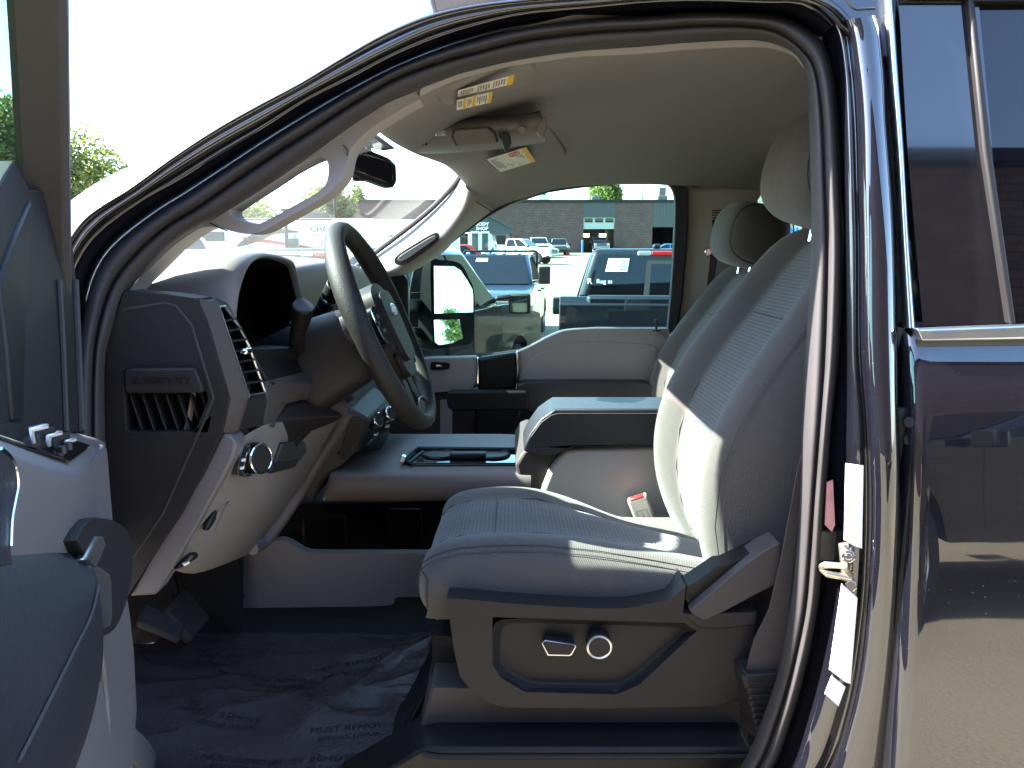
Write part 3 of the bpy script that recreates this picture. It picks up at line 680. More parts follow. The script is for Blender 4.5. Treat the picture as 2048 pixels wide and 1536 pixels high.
MB().tube([P(*p) for p in [(366,1130,1.055),(376,1124,1.06),(384,1114,1.075)]], .003, 6).build('brake_lever_grip', M['satin'], D)
MB().tube([P(*p) for p in [(430,1062,1.075),(447,1020,1.10),(458,1003,1.12)]], .0012, 5).build('panel_line', M['pale'], D)
# console side strip running up to the column
sp = cr([(694,826,1.6),(668,872,1.58),(628,935,1.56),(590,1000,1.54),(556,1050,1.52),(528,1084,1.5),(505,1098,1.46)], 4)
MB().tube([P(*p) for p in sp], .0125, 12).build('console_side_strip', M['pale'], T)
# stalks
def stalk(name, a, b, b2, r0, r1):
    o = empty(name, P(*a), 0, True); o.parent = T; o.matrix_parent_inverse = Matrix.Translation(-Vector(TB)); return o
sk = stalk('turn_signal_stalk', (603,715,1.36), 0, 0, 0, 0)
pa, pb, pc, pd_ = P(605,712,1.40), P(594,690,1.31), P(598,655,1.275), P(607,612,1.245)
MB().tube([pa, P(598,702,1.36), pb, P(594,672,1.285), pc], .013, 14).build('stalk_arm', M['darker'], sk)
MB().cyl(pc, pd_, .0145, .0175, n=28).cyl(pd_, pd_ + (pd_ - pc) * .02, .0175, .016, n=28).build('stalk_tip', M['darker'], sk, bevel=.002)
MB().tube([pc.lerp(pd_, .25) + Vector((math.cos(a) * .0162, math.sin(a) * .0162, 0)) for a in [k * math.pi / 10 for k in range(20)]], .0008, 4, closed=True).build('stalk_seam', M['ink'], sk)
MB().cyl(P(606,716,1.39), P(608,718,1.42), .022, .024, n=20).build('stalk_boot', M['dark'], sk)
sg = stalk('gear_lever', (640,640,1.55), 0, 0, 0, 0)
ga, gb, gc = P(628,655,1.54), P(650,612,1.50), P(672,570,1.47)
MB().cyl(ga, gb, .013, .016, n=20).cyl(gb, gc, .016, .018, n=20).build('lever_arm', M['darker'], sg, bevel=.002)
MB().cyl(gb.lerp(gc, .28), gb.lerp(gc, .42), .0175, n=20).build('lever_button', M['satin'], sg)
MB().box(gb.lerp(gc, .3) + Vector((0, -.018, 0)), (.01, .002, .002)).box(gb.lerp(gc, .3) + Vector((0, -.018, 0)), (.002, .002, .01)).build('lever_symbol', M['white'], sg)
# infotainment hood and pod beyond the wheel
pg('centre_pod', [(613,640,1.95),(617,588,1.95),(640,582,1.98),(690,600,2.05),(700,640,2.05),(640,680,2.0)], M['brownp'], d=(-1, 0, -.2), th=.1, bv=.006)
pg('centre_screen_hood', [(617,586,1.93),(622,562,1.95),(664,568,2.05),(668,590,2.05)], M['dark'], d=(-1, 0, -.2), th=.1, bv=.005)

# ---- steering wheel
WC = P(768, 653, 1.40); TL = R(23)
wn = Vector((math.cos(TL), 0, math.sin(TL)))            # towards the driver
wu = Vector((-math.sin(TL), 0, math.cos(TL))); wr_ = Vector((0, 1, 0))
WH = empty('steering_wheel', WC, 0, True); WH.parent = T; WH.matrix_parent_inverse = Matrix.Translation(-Vector(TB))
WR = .187
def wp(a, r, n=0.0): return WC + (wu * math.cos(a) + wr_ * math.sin(a)) * r + wn * n
def rim_r(i, k=1): return k
N_ = 72
vs = []; fs = []; n = 14
for i in range(N_):
    a = 2 * math.pi * i / N_
    g = 1 + .16 * max(0, math.cos((abs(((a + math.pi) % (2 * math.pi)) - math.pi) - R(62)) * 3)) * (1 if abs(abs(((a + math.pi) % (2 * math.pi)) - math.pi) - R(62)) < R(30) else 0)
    cpt = wp(a, WR); rad = (cpt - WC).normalized()
    for k in range(n):
        q = 2 * math.pi * k / n; vs.append(cpt + rad * math.cos(q) * .0148 * g + wn * math.sin(q) * .0178 * g)
for i in range(N_):
    for k in range(n): fs.append((i * n + k, i * n + (k + 1) % n, ((i + 1) % N_) * n + (k + 1) % n, ((i + 1) % N_) * n + k))
mk('rim', vs, fs, M['leather'], WH)
def wq(y, u, n=0.0): return WC + wr_ * y + wu * u + wn * n
def wplate(name, q, m, n0, th, bv, seg=3, sm=4):
    q = cr(q, sm, True) if sm else q
    return plate(name, [(y, u) for y, u in q], m, WH, 0, th, bv, fn=lambda y, u, _: wq(y, u, n0), d=-wn, seg=seg)
wplate('hub', [(-.075,.045),(-.05,.07),(0,.078),(.05,.07),(.075,.045),(.075,-.03),(.055,-.08),(.03,-.10),(-.03,-.10),(-.055,-.08),(-.075,-.03)], M['dark'], .016, .05, .018)
wplate('airbag_cover', [(-.058,.04),(-.035,.058),(.035,.058),(.058,.04),(.058,-.02),(.04,-.068),(-.04,-.068),(-.058,-.02)], M['dark'], .026, .03, .010)
for sgn in (-1, 1):
    wplate('spoke', [(sgn*.06,.035),(sgn*.12,.03),(sgn*.175,.045),(sgn*.178,.0),(sgn*.12,-.02),(sgn*.06,-.03)], M['dark'], .002, .03, .008)
    wplate('spoke', [(sgn*.035,-.07),(sgn*.05,-.12),(sgn*.085,-.165),(sgn*.045,-.178),(sgn*.012,-.13),(sgn*.012,-.09)], M['darker'], -.002, .02, .006)
    wplate('switch_pod', [(sgn*.068,.035),(sgn*.10,.04),(sgn*.128,.03),(sgn*.125,-.012),(sgn*.095,-.028),(sgn*.07,-.02)], M['blackgloss'], .014, .02, .004)
    mbb = MB()
    for yy, uu in ((.08,.02),(.10,.022),(.112,.01),(.10,-.004),(.08,-.004)): mbb.box(wq(sgn*yy, uu, .0155), (.003, .009, .007), Matrix.Rotation(-TL, 3, 'Y'))
    mbb.build('wheel_button', M['brownp'], WH, bevel=.001)
    MB().tube([wq(sgn*.06,-.045,.012), wq(sgn*.075,-.055,.012), wq(sgn*.06,-.085,.012)], .006, 8).build('wheel_toggle', M['darker'], WH)
MB().tube([wq(y, u, .006) for y, u in cr([(-.06,-.168),(-.03,-.15),(0,-.146),(.03,-.15),(.06,-.168),(.03,-.184),(0,-.188),(-.03,-.184)], 3, True)], .0016, 6, closed=True).build('rim_trim_ring', M['satin'], WH)
wplate('lower_insert', [(-.055,-.168),(0,-.150),(.055,-.168),(0,-.186)], M['brownp'], .004, .01, .003)
ov = [(.026 * math.cos(a), .022 + .0115 * math.sin(a)) for a in [k * math.pi / 14 for k in range(28)]]
wplate('badge', ov, M['chrome'], .030, .006, .001, sm=0)
wplate('badge_face', [(y * .88, .022 + (u - .022) * .84) for y, u in ov], M['badge'], .0306, .004, .0003, sm=0)
text('badge_script', 'Ford', wq(0, .022, .031), (0, 1, 0), wu, .016, M['white'], WH, ext=.0003)
text('airbag_mark', 'SRS', wq(0, -.052, .0268), (0, 1, 0), wu, .008, M['ink'], WH, ext=.0002)
# column shroud
cs = []
for t, w, h0, h1, y0 in ((.03,.062,.055,-.075,0),(.06,.068,.062,-.085,0),(.16,.078,.07,-.10,0),(.26,.082,.07,-.12,0)):
    cc = WC - wn * t
    r = []
    for a in range(20):
        q = 2 * math.pi * a / 20; e = lambda x: math.copysign(abs(x) ** .55, x)
        hh = h0 if math.sin(q) > 0 else -h1
        r.append(cc + wr_ * (e(math.cos(q)) * w) + wu * (e(math.sin(q)) * hh))
    cs.append(r)
grid('column_shroud', cs, M['dark'], T, closed=True, sub=1, caps=True)
MB().cyl(P(681,729,1.335), P(681,729,1.35), .0035, n=14).build('shroud_screw_hole', M['ink'], T)
plate('column_gaiter', [(628,690,1.45),(640,668,1.45),(668,720,1.44),(690,778,1.43),(684,800,1.43),(664,775,1.44)], M['ink'], T, None, .02, .004)
# ---- centre console and centre stack
def part(name, at): 
    o = empty(name, at, 0, True); o.parent = T; o.matrix_parent_inverse = Matrix.Translation(-Vector(TB)); return o
CN = part('centre_console', P(900, 980, 1.8))
cy = 1.74
rows = []
xs = [P(px, 950, cy).x for px in (655, 700, 800, 900, 1000, 1062)]
zt_ = P(800, 931, 1.80).z; zm = P(800, 951, cy).z; zb = P(800, 1005, cy + .005).z
for i, x in enumerate(xs):
    xo = (-.022 if i == 0 else 0)
    rows.append([Vector((x, 2.12, zt_ + .002)), Vector((x, 1.86, zt_ + .001)), Vector((x, 1.815, zt_)), Vector((x, 1.778, zt_ - .004)), Vector((x, 1.75, zm + .004)), Vector((x, 1.74, zm - .012)), Vector((x + xo, 1.742, zb)), Vector((x + xo, 1.78, zb - .006))])
rows.insert(0, [p + Vector((-.004, .03, -.01)) for p in rows[0]])
grid('console_top', rows, M['midp'], CN, sub=1)
plate('console_nose', [(626,1004),(640,975),(655,952),(670,940),(692,928),(700,905),(716,880),(740,840),(700,815),(668,870),(628,935),(600,985)], M['brownp'], CN, 1.77, .30, .008)
# cup-holder tray
def cz(px, py, z=None): return PZ(px, py, zt_ + (.0 if z is None else z))
MB().box((0, 0, 0), (.001, .001, .001))
mb = MB(); mb.poly([cz(805,923), cz(832,899), cz(1045,901), cz(1032,930), cz(812,930)], (0, 0, .006)); mb.build('tray', M['blackgloss'], CN, bevel=.002)
fr = [PZ(x, y, zt_ + .012) for x, y in [(806,921),(836,897),(900,896),(1040,899),(1040,907),(845,905),(822,926)]]
MB().tube([PZ(x, y, zt_ + .010) for x, y in [(804,921),(836,897),(1043,899)]], .006, 8).tube([PZ(x, y, zt_ + .008) for x, y in [(818,926),(846,903)]], .004, 8).tube([PZ(x, y, zt_ + .006) for x, y in [(806,922),(830,931),(1030,930)]], .003, 8).build('tray_frame', M['darker'], CN)
for px in (880, 985):
    c = PZ(px, 908, zt_ + .008)
    MB().lathe([(.040, 0), (.043, .004), (.046, .0), (.041, -.002)], 32, Matrix.Translation(c)).build('cup_holder', M['darker'], CN)
MB().box(PZ(936, 909, zt_ + .014), (.09, .03, .012)).build('cup_divider', M['dark'], CN, bevel=.004)
MB().box(PZ(806, 917, zt_ + .014), (.012, .02, .016), Matrix.Rotation(.4, 3, 'Y')).build('tray_clip', M['clearlens'], CN, bevel=.002)
# bin, lid
plate('console_bin', [(1083,978),(1098,940),(1120,910),(1135,899),(1370,890),(1400,960),(1400,1120),(1060,1110),(1060,1030)], M['binp'], CN, 1.735, .36, .016, seg=4)
plate('bin_neck', [(1030,930),(1044,906),(1058,900),(1120,905),(1098,940),(1083,985),(1066,1010),(1050,1010)], M['brownp'], CN, 1.75, .34, .012, seg=3)
MB().tube([P(x, y, 1.733) for x, y in [(1285,1043),(1400,1043)]], .0012, 5).build('bin_seam', M['ink'], CN)
plate('armrest_lid', [(1047,902),(1049,890),(1059,869),(1081,839),(1099,826),(1112,818),(1372,818),(1372,893),(1149,895),(1124,906),(1107,911),(1060,908)], M['vinyl'], CN, 1.715, .15, .014, seg=5)
MB().tube([P(x, y, 1.7135) for x, y in [(1062,874),(1083,845),(1102,831),(1116,827),(1372,827)]], .0011, 5).build('lid_stitching', M['brownp'], CN)
# cavity and tunnel
plate('footwell_back', [(560,1010),(930,1000),(1100,1010),(1100,1130),(560,1130)], M['carpet'], CN, 2.05, .02, 0)
MB().box(P(650, 1062, 2.0), (.12, .02, .09)).build('storage_bin', M['darker'], CN, bevel=.008)
MB().box(P(810, 1055, 2.03), (.10, .02, .11)).build('storage_bin', M['darker'], CN, bevel=.008)
tun = cr([(478,1113),(520,1094),(560,1080),(590,1092),(612,1104),(660,1107),(880,1107)], 3) + [(1000,1107),(1000,1230),(880,1195)] + cr([(800,1194),(787,1198),(775,1211),(640,1214),(430,1215),(395,1200),(355,1160),(350,1140)], 3)
plate('tunnel_trim', tun, M['grey'], T, 1.66, .025, .008, seg=3)
MB().tube([P(x, y, 1.659) for x, y in [(476,1118),(480,1160),(487,1195)]], .003, 6).build('tunnel_seam', M['ink'], T)
# centre stack
CS = part('centre_stack', P(740, 840, 2.0))
st = [(700,830,1.80),(745,800,1.95),(800,795,2.10),(830,812,2.15),(800,850,2.08),(742,880,1.92),(720,905,1.84),(690,912,1.76)]
plate('stack_panel', st, M['darker'], CN if False else CS, None, .06, .006, d=(-.9, .3, 0))
for px, py, y in ((745, 842, 1.90), (770, 830, 1.98)):
    c = P(px, py, y); ax = Vector((.85, -.42, .3)).normalized()
    MB().cyl(c - ax * .005, c + ax * .022, .022, .019, n=20).build('climate_knob', M['chrome'], CS, bevel=.003)
    MB().cyl(c + ax * .022, c + ax * .024, .016, n=20).build('knob_face', M['darker'], CS)
for px, py, y in ((752,868,1.91),(775,852,1.98),(716,850,1.82),(712,868,1.81)):
    MB().box(P(px, py, y), (.01, .02, .006)).build('stack_button', M['satin'] if px > 740 else M['brownp'], CS, bevel=.001)
plate('stack_side', [(700,835),(722,838),(735,842),(712,905),(690,925),(676,915)], M['dark'], CS, 1.765, .05, .005)
plate('stack_base', [(745,880,1.9),(765,860,2.0),(775,875,2.0),(760,900,1.95),(735,902,1.88)], M['darker'], CS, None, .05, .004)
# passenger footwell / glovebox side of the dash
MB().box((-.62, 2.45, 1.16), (.32, .62, .42), Matrix.Rotation(-.2, 3, 'Y')).build('glovebox', M['brownp'], T, bevel=.03, seg=3)

# ---- seats
def front_seat(name):
    S = part(name, (.1, 1.395, .95))
    yc = 1.395
    prof = [(.90,.40,.215),(.95,.362,.224),(1.0,.335,.230),(1.06,.312,.234),(1.13,.300,.237),(1.21,.304,.238),(1.29,.330,.236),(1.37,.377,.230),(1.45,.435,.220),(1.53,.490,.205),(1.575,.525,.185),(1.60,.565,.150)]
    cs = [(-.98,.20),(-1.04,.14),(-1.05,.07),(-.99,.022),(-.90,.0),(-.78,-.003),(-.67,.012),(-.585,.032),(-.56,.038),(-.3,.044),(0,.047),(.3,.044),(.56,.038),(.585,.032),(.67,.012),(.78,-.003),(.90,0),(.99,.022),(1.05,.07),(1.04,.14),(.98,.20)]
    rows = []
    for i, (z, x, w) in enumerate(prof):
        dz = [0] * len(cs)
        rows.append([Vector((x + dx * (1 if i < 10 else (.85, .6)[i - 10]), yc + f * w, z - .35 * dx)) for f, dx in cs])
    rows.append([Vector((p.x * .25 + .62 * .75, yc + (p.y - yc) * .8, 1.602)) for p in rows[-1]])
    rows.append([Vector((.64, yc + (p.y - yc) * .3, 1.598)) for p in rows[-1]])
    ins = lambda i, k: 1 if 8 <= k <= 11 and i < 11 else 0
    b = grid('backrest', rows, [M['fabric'], M['insert']], S, sub=2, uv=True, midx=ins)
    for k, dd in ((3, -.0015), (1, .004)):
        MB().tube([rows[i][k] + Vector((dd, -.0008, 0)) for i in range(0, 11)], .0009, 6).build('stitching', M['brownp'], b)
    for k in (8, 12):
        MB().tube([rows[i][k] + Vector((-.0005, 0, 0)) for i in range(0, 11)], .0010, 6).build('insert_seam', M['dark'], b)
    MB().tube([rows[8][k] + Vector((-.001, 0, 0)) for k in range(8, 13)], .0011, 6).build('insert_seam', M['dark'], b)
    # cushion
    xs = [(-.150,-.092,.55),(-.152,-.06,.8),(-.145,-.030,.95),(-.125,-.012,1),(-.09,-.001,1),(-.03,.004,1),(.05,.004,1),(.14,-.006,1),(.23,-.022,1),(.31,-.038,1),(.38,-.052,1)]
    cs2 = [(1.150,.972,0),(1.135,.995,0),(1.128,1.03,.2),(1.136,1.062,.6),(1.155,1.082,1),(1.19,1.092,1),(1.225,1.086,1),(1.255,1.072,1),(1.275,1.066,1),(1.33,1.062,1),(1.40,1.060,1),(1.47,1.060,1),(1.525,1.060,1),(1.545,1.064,1),(1.575,1.072,1),(1.61,1.072,1),(1.64,1.056,1),(1.655,1.02,.3),(1.65,.975,0)]
    rows = []
    for x, dz, sc in xs:
        far = lambda y: -.028 * max(0, (y - 1.4) / .25) - .075 * max(0, min(1, (y - 1.42) / .14)) * max(0, (x - .08) / .24)
        rows.append([Vector((x + (.012 if y < 1.14 or y > 1.64 else 0) * (x < -.1), yc + (y - yc) * (.97 if x < -.14 else 1), max(.965, min(z, z + dz * w + far(y)) if dz < 0 else z + dz * w + far(y)) if w else z - .012 * (x > .2))) for y, z, w in cs2])
    for r_i in (0, 1):
        for k_i in (0, 1, 17, 18): rows[r_i][k_i] = rows[r_i][k_i] + Vector((.022 if k_i in (0, 18) else .008, 0, 0))
    rows.insert(0, [Vector((p.x + .016, yc + (p.y - yc) * .93, .968)) for p in rows[0]])
    ins = lambda i, k: 1 if 8 <= k <= 11 and i > 1 else 0
    c = grid('cushion', rows, [M['fabric'], M['insert']], S, sub=2, uv=True, midx=ins)
    MB().tube([r[4] + Vector((0, -.0005, -.0005)) for r in rows[2:]], .0008, 6).tube([r[4] + Vector((0, .012, .004)) for r in rows[2:]], .0008, 6).build('stitching', M['brownp'], c)
    for k in (8, 12): MB().tube([r[k] + Vector((0, 0, -.0004)) for r in rows[3:]], .0010, 6).build('insert_seam', M['dark'], c)
    MB().tube([rows[6][k] + Vector((0, 0, -.0006)) for k in range(8, 13)], .0011, 6).build('insert_seam', M['dark'], c)
    MB().tube([rows[3][k] + Vector((-.001, 0, 0)) for k in range(1, 5)], .0012, 6).build('corner_seam', M['ink'], c)
    # headrest
    hr = MB(); hc = Vector((.565, yc, 1.69)); rot = Matrix.Rotation(R(14), 3, 'Y')
    nv = []
    hrows = []
    for i in range(13):
        ph = -math.pi / 2 + math.pi * i / 12; f = lambda x, e: math.copysign(abs(x) ** e, x)
        r = []
        for k in range(20):
            t = 2 * math.pi * k / 20
            v = Vector((.108 * f(math.cos(ph), .62) * f(math.cos(t), .8), .142 * f(math.cos(ph), .62) * f(math.sin(t), .5), .102 * f(math.sin(ph), .8)))
            r.append(hc + rot @ v)
        hrows.append(r)
    h = grid('headrest', hrows, M['fabric'], S, closed=True, sub=1)
    ring = [hc + rot @ Vector((.094 * math.copysign(abs(math.cos(q)) ** .8, math.cos(q)), -.131, .088 * math.copysign(abs(math.sin(q)) ** .8, math.sin(q)))) for q in [k * math.pi / 16 for k in range(32)]]
    MB().tube(ring, .0024, 6, closed=True).build('headrest_seam', M['ink'], h)
    pm = MB()
    for s in (-1, 1): pm.cyl((.555, yc + s * .06, 1.57), (.568, yc + s * .06, 1.65), .006, n=12)
    pm.build('headrest_post', M['chrome'], S)
    return S
ST_ = front_seat('front_seat')
tag(ST_, 'grey cloth driver seat with dotted insert panels and power switches')
def copy_tree(o, parent=None):
    c = o.copy(); COL.objects.link(c)
    if parent is not None: c.parent = parent
    c.matrix_parent_inverse = o.matrix_parent_inverse.copy()
    for ch in o.children: copy_tree(ch, c)
    return c
S2 = copy_tree(ST_); S2.location = S2.location + Vector((.185, 1.09, -.088)); S2['label'] = 'grey cloth passenger seat beyond the centre armrest'
for o in S2.children:
    if o.name.startswith('cushion'): o.location = (0, 0, .0)
# driver's seat base: side shield, switches, recliner cover, riser
rec = [(985,1234),(1368,1246),(1394,1262),(1340,1312),(1278,1370),(1234,1389),(1050,1384),(1002,1356),(984,1327)]
sh = cr([(894,1198),(910,1197),(1000,1205),(1113,1213),(1200,1217),(1300,1215)], 2)[:-1] + [(1338,1200),(1372,1172),(1366,1228),(1400,1242),(1512,1238),(1500,1320)] + [(1487,1389),(1434,1412),(1200,1417),(1010,1415),(983,1407),(944,1384),(920,1353),(908,1301)]
plate('side_shield', sh, M['dark'], ST_, 1.092, .07, .011, [rec], seg=4)
rin = [(1003,1243),(1360,1254),(1370,1264),(1322,1303),(1266,1352),(1228,1367),(1060,1363),(1018,1342),(1001,1320)]
ro_, ri_ = [[q for a, b in zip(l, l[1:] + l[:1]) for q in (lerp(a, b, .08), lerp(a, b, .5), lerp(a, b, .92))] for l in (rec, rin)]
grid('recess_ledge', [[P(x, y, 1.098) for x, y in ro_], [P(*lerp(a, b, .12), 1.0985) for a, b in zip(ro_, ri_)], [P(*lerp(a, b, .8), 1.1125) for a, b in zip(ro_, ri_)], [P(*lerp(a, b, 1.0), 1.114) for a, b in zip(ro_, ri_)], [P(*lerp(a, b, 1.2), 1.114) for a, b in zip(ro_, ri_)]], M['dark'], ST_, closed=True, sub=1)
plate('shield_recess', [(985,1232),(1375,1244),(1392,1262),(1340,1314),(1278,1372),(1234,1388),(1050,1384),(1000,1358),(983,1327)], M['dark'], ST_, 1.1145, .01, .0)
plate('shield_ledge', [(1365,1228),(1515,1224),(1512,1250),(1450,1258),(1400,1258)], M['dark'], ST_, 1.086, .05, .010, seg=3)
sw = [(1085,1288),(1092,1283),(1148,1291),(1151,1294),(1142,1309),(1138,1311),(1097,1310)]
plate('seat_slide_switch', sw, M['dark'], ST_, 1.088, .022, .003)
plate('switch_outline', [(1083,1287),(1091,1281),(1150,1290),(1153,1294),(1144,1311),(1139,1313),(1095,1312)], M['satin'], ST_, 1.0895, .004, .001, [[(1090,1289),(1094,1287),(1143,1294),(1137,1306),(1100,1306)]])
kc = P(1199, 1295, 1.085)
MB().cyl(kc, kc + Vector((0, .024, 0)), .0175, .019, n=32).build('lumbar_knob', M['dark'], ST_, bevel=.002)
MB().tube([kc + Vector((math.cos(q) * .0178, .001, math.sin(q) * .0178)) for q in [k * math.pi / 18 for k in range(36)]], .0021, 8, closed=True).build('knob_ring', M['satin'], ST_)
plate('recliner_cover', cr([(1379,1222),(1400,1238),(1421,1238),(1500,1196),(1560,1165)], 2)[:-1] + [(1560,1165),(1560,1085),(1525,1104),(1485,1133)], M['brownp'], ST_, 1.082, .05, .009, seg=3)
plate('recliner_lever', [(1369,1198),(1372,1176),(1437,1132),(1450,1131),(1520,1098),(1545,1090),(1480,1138),(1378,1212)], M['darker'], ST_, 1.10, .04, .006, seg=3)
plate('seat_riser', [(862,1374),(1500,1398),(1495,1500),(1420,1506),(828,1503)], M['brownp'], T, 1.125, .5, .006)
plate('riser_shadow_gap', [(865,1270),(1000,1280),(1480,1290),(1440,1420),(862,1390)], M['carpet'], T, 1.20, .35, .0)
sillq = [(700,1600),(812,1496),(830,1500),(1480,1497),(1560,1490),(1620,1700),(600,1720)]
plate('sill_trim', [(790,1530),(836,1502),(870,1496),(1500,1496),(1520,1540),(1400,1640),(600,1640)], M['darker'], T, 1.06, .10, .010, seg=3)
MB().tube([P(x, y, 1.058) for x, y in [(845,1508),(880,1514),(1510,1513)]], .004, 8).build('sill_bead', M['dark'], T)
# buckle
bk = P(1284, 1020, 1.69); rot = Matrix.Rotation(R(-22), 3, 'Y') @ Matrix.Rotation(R(-10), 3, 'Z')
MB().box(bk, (.046, .024, .070), rot).build('seat_belt_buckle', M['cream'], T, bevel=.005, seg=3)
MB().box(bk + rot @ Vector((0, -.004, .034)), (.034, .016, .006), rot).build('buckle_button', M['red'], T, bevel=.002)
mb = MB()
for dx, dz, w, h in ((0,.004,.026,.0022),(0,-.02,.026,.0022),(-.012,-.008,.0022,.024),(.012,-.008,.0022,.024),(0,-.008,.0022,.016)): mb.box(bk + rot @ Vector((dx, -.0113, dz)), (w, .0015, h), rot)
mb.build('buckle_mark', M['greyink'], T)
MB().bar(bk + rot @ Vector((.01, .01, -.03)), bk + Vector((.06, .02, -.09)), .02, .004).build('buckle_stalk', M['steel'], T)
# seat belt webbing at the B-pillar and its ribbed sleeve
belt = [(1612,880),(1595,940),(1562,1120),(1538,1220),(1508,1280),(1497,1320),(1492,1352),(1562,1348),(1572,1300),(1578,1226),(1600,1000),(1640,880)]
plate('seat_belt', belt, M['brownp'], T, 1.062, .003, .0006)
mb = MB()
for i in range(11):
    y0 = 1352 + i * 12.5; x0 = 1486 + i * 2.2; x1 = 1566 - i * 4.5
    a, b = P(x0, y0 + 3, 1.052), P(x1, y0, 1.058)
    mb.bar(a + Vector((0, .02, 0)), b + Vector((0, .02, 0)), .05, .0105 if i else .014)
mb.build('belt_sleeve', M['dark'], T, bevel=.003)
plate('sleeve_collar', [(1483,1353),(1560,1346),(1556,1372),(1490,1382)], M['dark'], T, 1.05, .05, .003)
# striker
SK = part('door_striker', P(1685, 1140, 1.0))
plate('striker_plate', [(1680,1090),(1702,1086),(1716,1110),(1718,1150),(1708,1190),(1696,1184),(1686,1150)], M['steel'], SK, .965, .008, .002)
MB().tube([P(1642,1134,.985), P(1650,1130,.95), P(1690,1132,.945), P(1700,1150,.955)], .0045, 10).tube([P(1642,1136,.985), P(1655,1148,.95), P(1700,1156,.955)], .0045, 10).build('striker_loop', M['steel'], SK)
MB().cyl(P(1697,1113,.952), P(1697,1113,.968), .009, n=6).cyl(P(1697,1113,.949), P(1697,1113,.955), .005, n=12).build('striker_bolt', M['chrome'], SK, bevel=.001)
MB().cyl(P(1702,1172,.952), P(1702,1172,.968), .008, n=6).build('striker_bolt', M['chrome'], SK, bevel=.001)
plate('latch_pocket', [(1640,1062),(1678,1062),(1676,1122),(1636,1124)], M['ink'], SK, .992, .01, .002)
plate('warning_label', [(1654,965),(1666,960),(1670,1050),(1664,1064),(1650,1050)], M['pink'], T, .985, .002, .0)
# rear-door gap hardware: hinge blocks and the ribbed wiring gaiter
HG = part('door_gap_cavity', P(1790, 900, 1.0))
plate('cavity', [(1742,640),(1822,660),(1832,820),(1822,1560),(1720,1560),(1742,1226),(1750,1000),(1746,850)], M['ink'], HG, .985, .02, 0)
plate('hinge_block', [(1778,820),(1815,815),(1825,900),(1818,960),(1782,960)], M['darker'], HG, .955, .03, .004)
for py in (845, 880): MB().cyl(P(1818, py, .948), P(1818, py, .962), .0075, .0065, n=6).build('hinge_bolt', M['darker'], HG, bevel=.001)
mb = MB()
for i in range(13): mb.cyl(P(1802 + (i % 2) * 1 - 4 * math.sin(i / 3), 1075 + i * 12, .958), P(1818, 1078 + i * 12, .955), .0050, n=10)
mb.build('wiring_gaiter', M['satin'], HG, bevel=.001)
mb = MB()
for px, py in ((1742,1528),(1800,1522)): mb.cyl(P(px, py, .95), P(px, py, .965), .007, n=6)
mb.build('sill_bolt', M['steel'], HG)

# ---- rear door: curved skin, belt moulding, glass and pillar trims
RD = part('rear_door', P(1950, 1000, .93))
Yb = [(1.462,.990),(1.448,.974),(1.435,.966),(1.41,.957),(1.385,.949),(1.35,.942),(1.30,.936),(1.22,.928),(1.10,.916),(1.0,.907),(.92,.901),(.86,.899),(.78,.899),(.62,.906)]
xe0 = P(1853, 900, .93).x
rows = []
for dx, dy in ((-.022, .075), (-.021, .03), (-.015, .008), (-.006, .0005), (.004, 0), (.05, 0), (.3, 0), (.6, .0), (.95, 0), (1.15, .0)):
    rows.append([Vector((xe0 + dx + .012 * max(0, 1.1 - z) * 0, y + dy, z)) for z, y in Yb])
grid('door_skin', rows, M['paint'], RD, sub=1)
plate('belt_moulding', [(1834,656),(1842,658),(2060,650),(2300,640),(2300,672),(2060,679),(1846,684)], M['satin'], RD, .955, .02, .003, seg=3)
gl = lambda x, y, o: PT(x, y, o)
plate('pillar_applique', [(1822,-20),(1955,-20),(1985,300),(2026,650),(1846,652),(1815,300),(1796,-20)], M['blackgloss'], RD, .018, .02, 0, fn=gl)
plate('division_bar', [(1936,-20),(1948,-20),(1985,300),(2034,650),(2020,650),(1968,300)], M['dark'], RD, .008, .02, .003, fn=gl)
plate('rear_glass', [(1946,2),(2100,-2),(2400,-2),(2400,648),(2032,650),(1983,300)], M['tint'], RD, .022, .012, 0, fn=gl)
plate('window_header', [(1930,-60),(2400,-60),(2400,-1),(1944,3)], M['darker'], RD, .01, .03, .003, fn=gl)
for q in ([(1692,927),(1727,932),(1724,1097),(1708,1092),(1689,1080)], [(1684,1168),(1715,1196),(1701,1368),(1690,1364),(1659,1340)], [(1664,1352),(1691,1374),(1677,1413),(1650,1388)]):
    plate('pillar_label', q, M['white'], T, .945, .0015, 0)
chs = cr([(1758,-20),(1772,150),(1785,300),(1795,480),(1803,657)], 4); che = cr([(1786,-20),(1797,150),(1808,300),(1818,480),(1831,655)], 4)
grid('chrome_strip', [[PT(*a, .035) for a in chs], [PT(*lerp(a, b, .06), .021) for a, b in zip(chs, che)], [PT(*lerp(a, b, .5), .008) for a, b in zip(chs, che)], [PT(*lerp(a, b, .94), .002) for a, b in zip(chs, che)], [PT(*b, .03) for b in che]], M['satin'], RD, sub=1)
MB().poly([Vector((.50, y, z)) for y, z in [(1.045,1.872),(1.075,1.93),(1.14,1.985),(1.20,2.0),(1.20,1.90),(1.09,1.865)]], (1.5, 0, 0)).build('roof_rail', M['paint'], T, bevel=.008)
MB().poly([Vector((1.28, y, z)) for y, z in [(.985,1.44),(1.045,1.87),(1.09,1.87),(1.03,1.44)]], (.72, 0, 0)).build('rear_pillar', M['paint'], T, bevel=.006)
plate('pillar_top', [(1560,-90),(1800,-90),(1793,110),(1745,120),(1690,60),(1625,0)], M['paint'], T, .024, .03, .003, fn=gl)
plate('gap_seal', [(1747,-20),(1758,-20),(1786,300),(1804,657),(1792,657),(1774,300)], M['ink'], RD, .035, .02, 0, fn=gl)
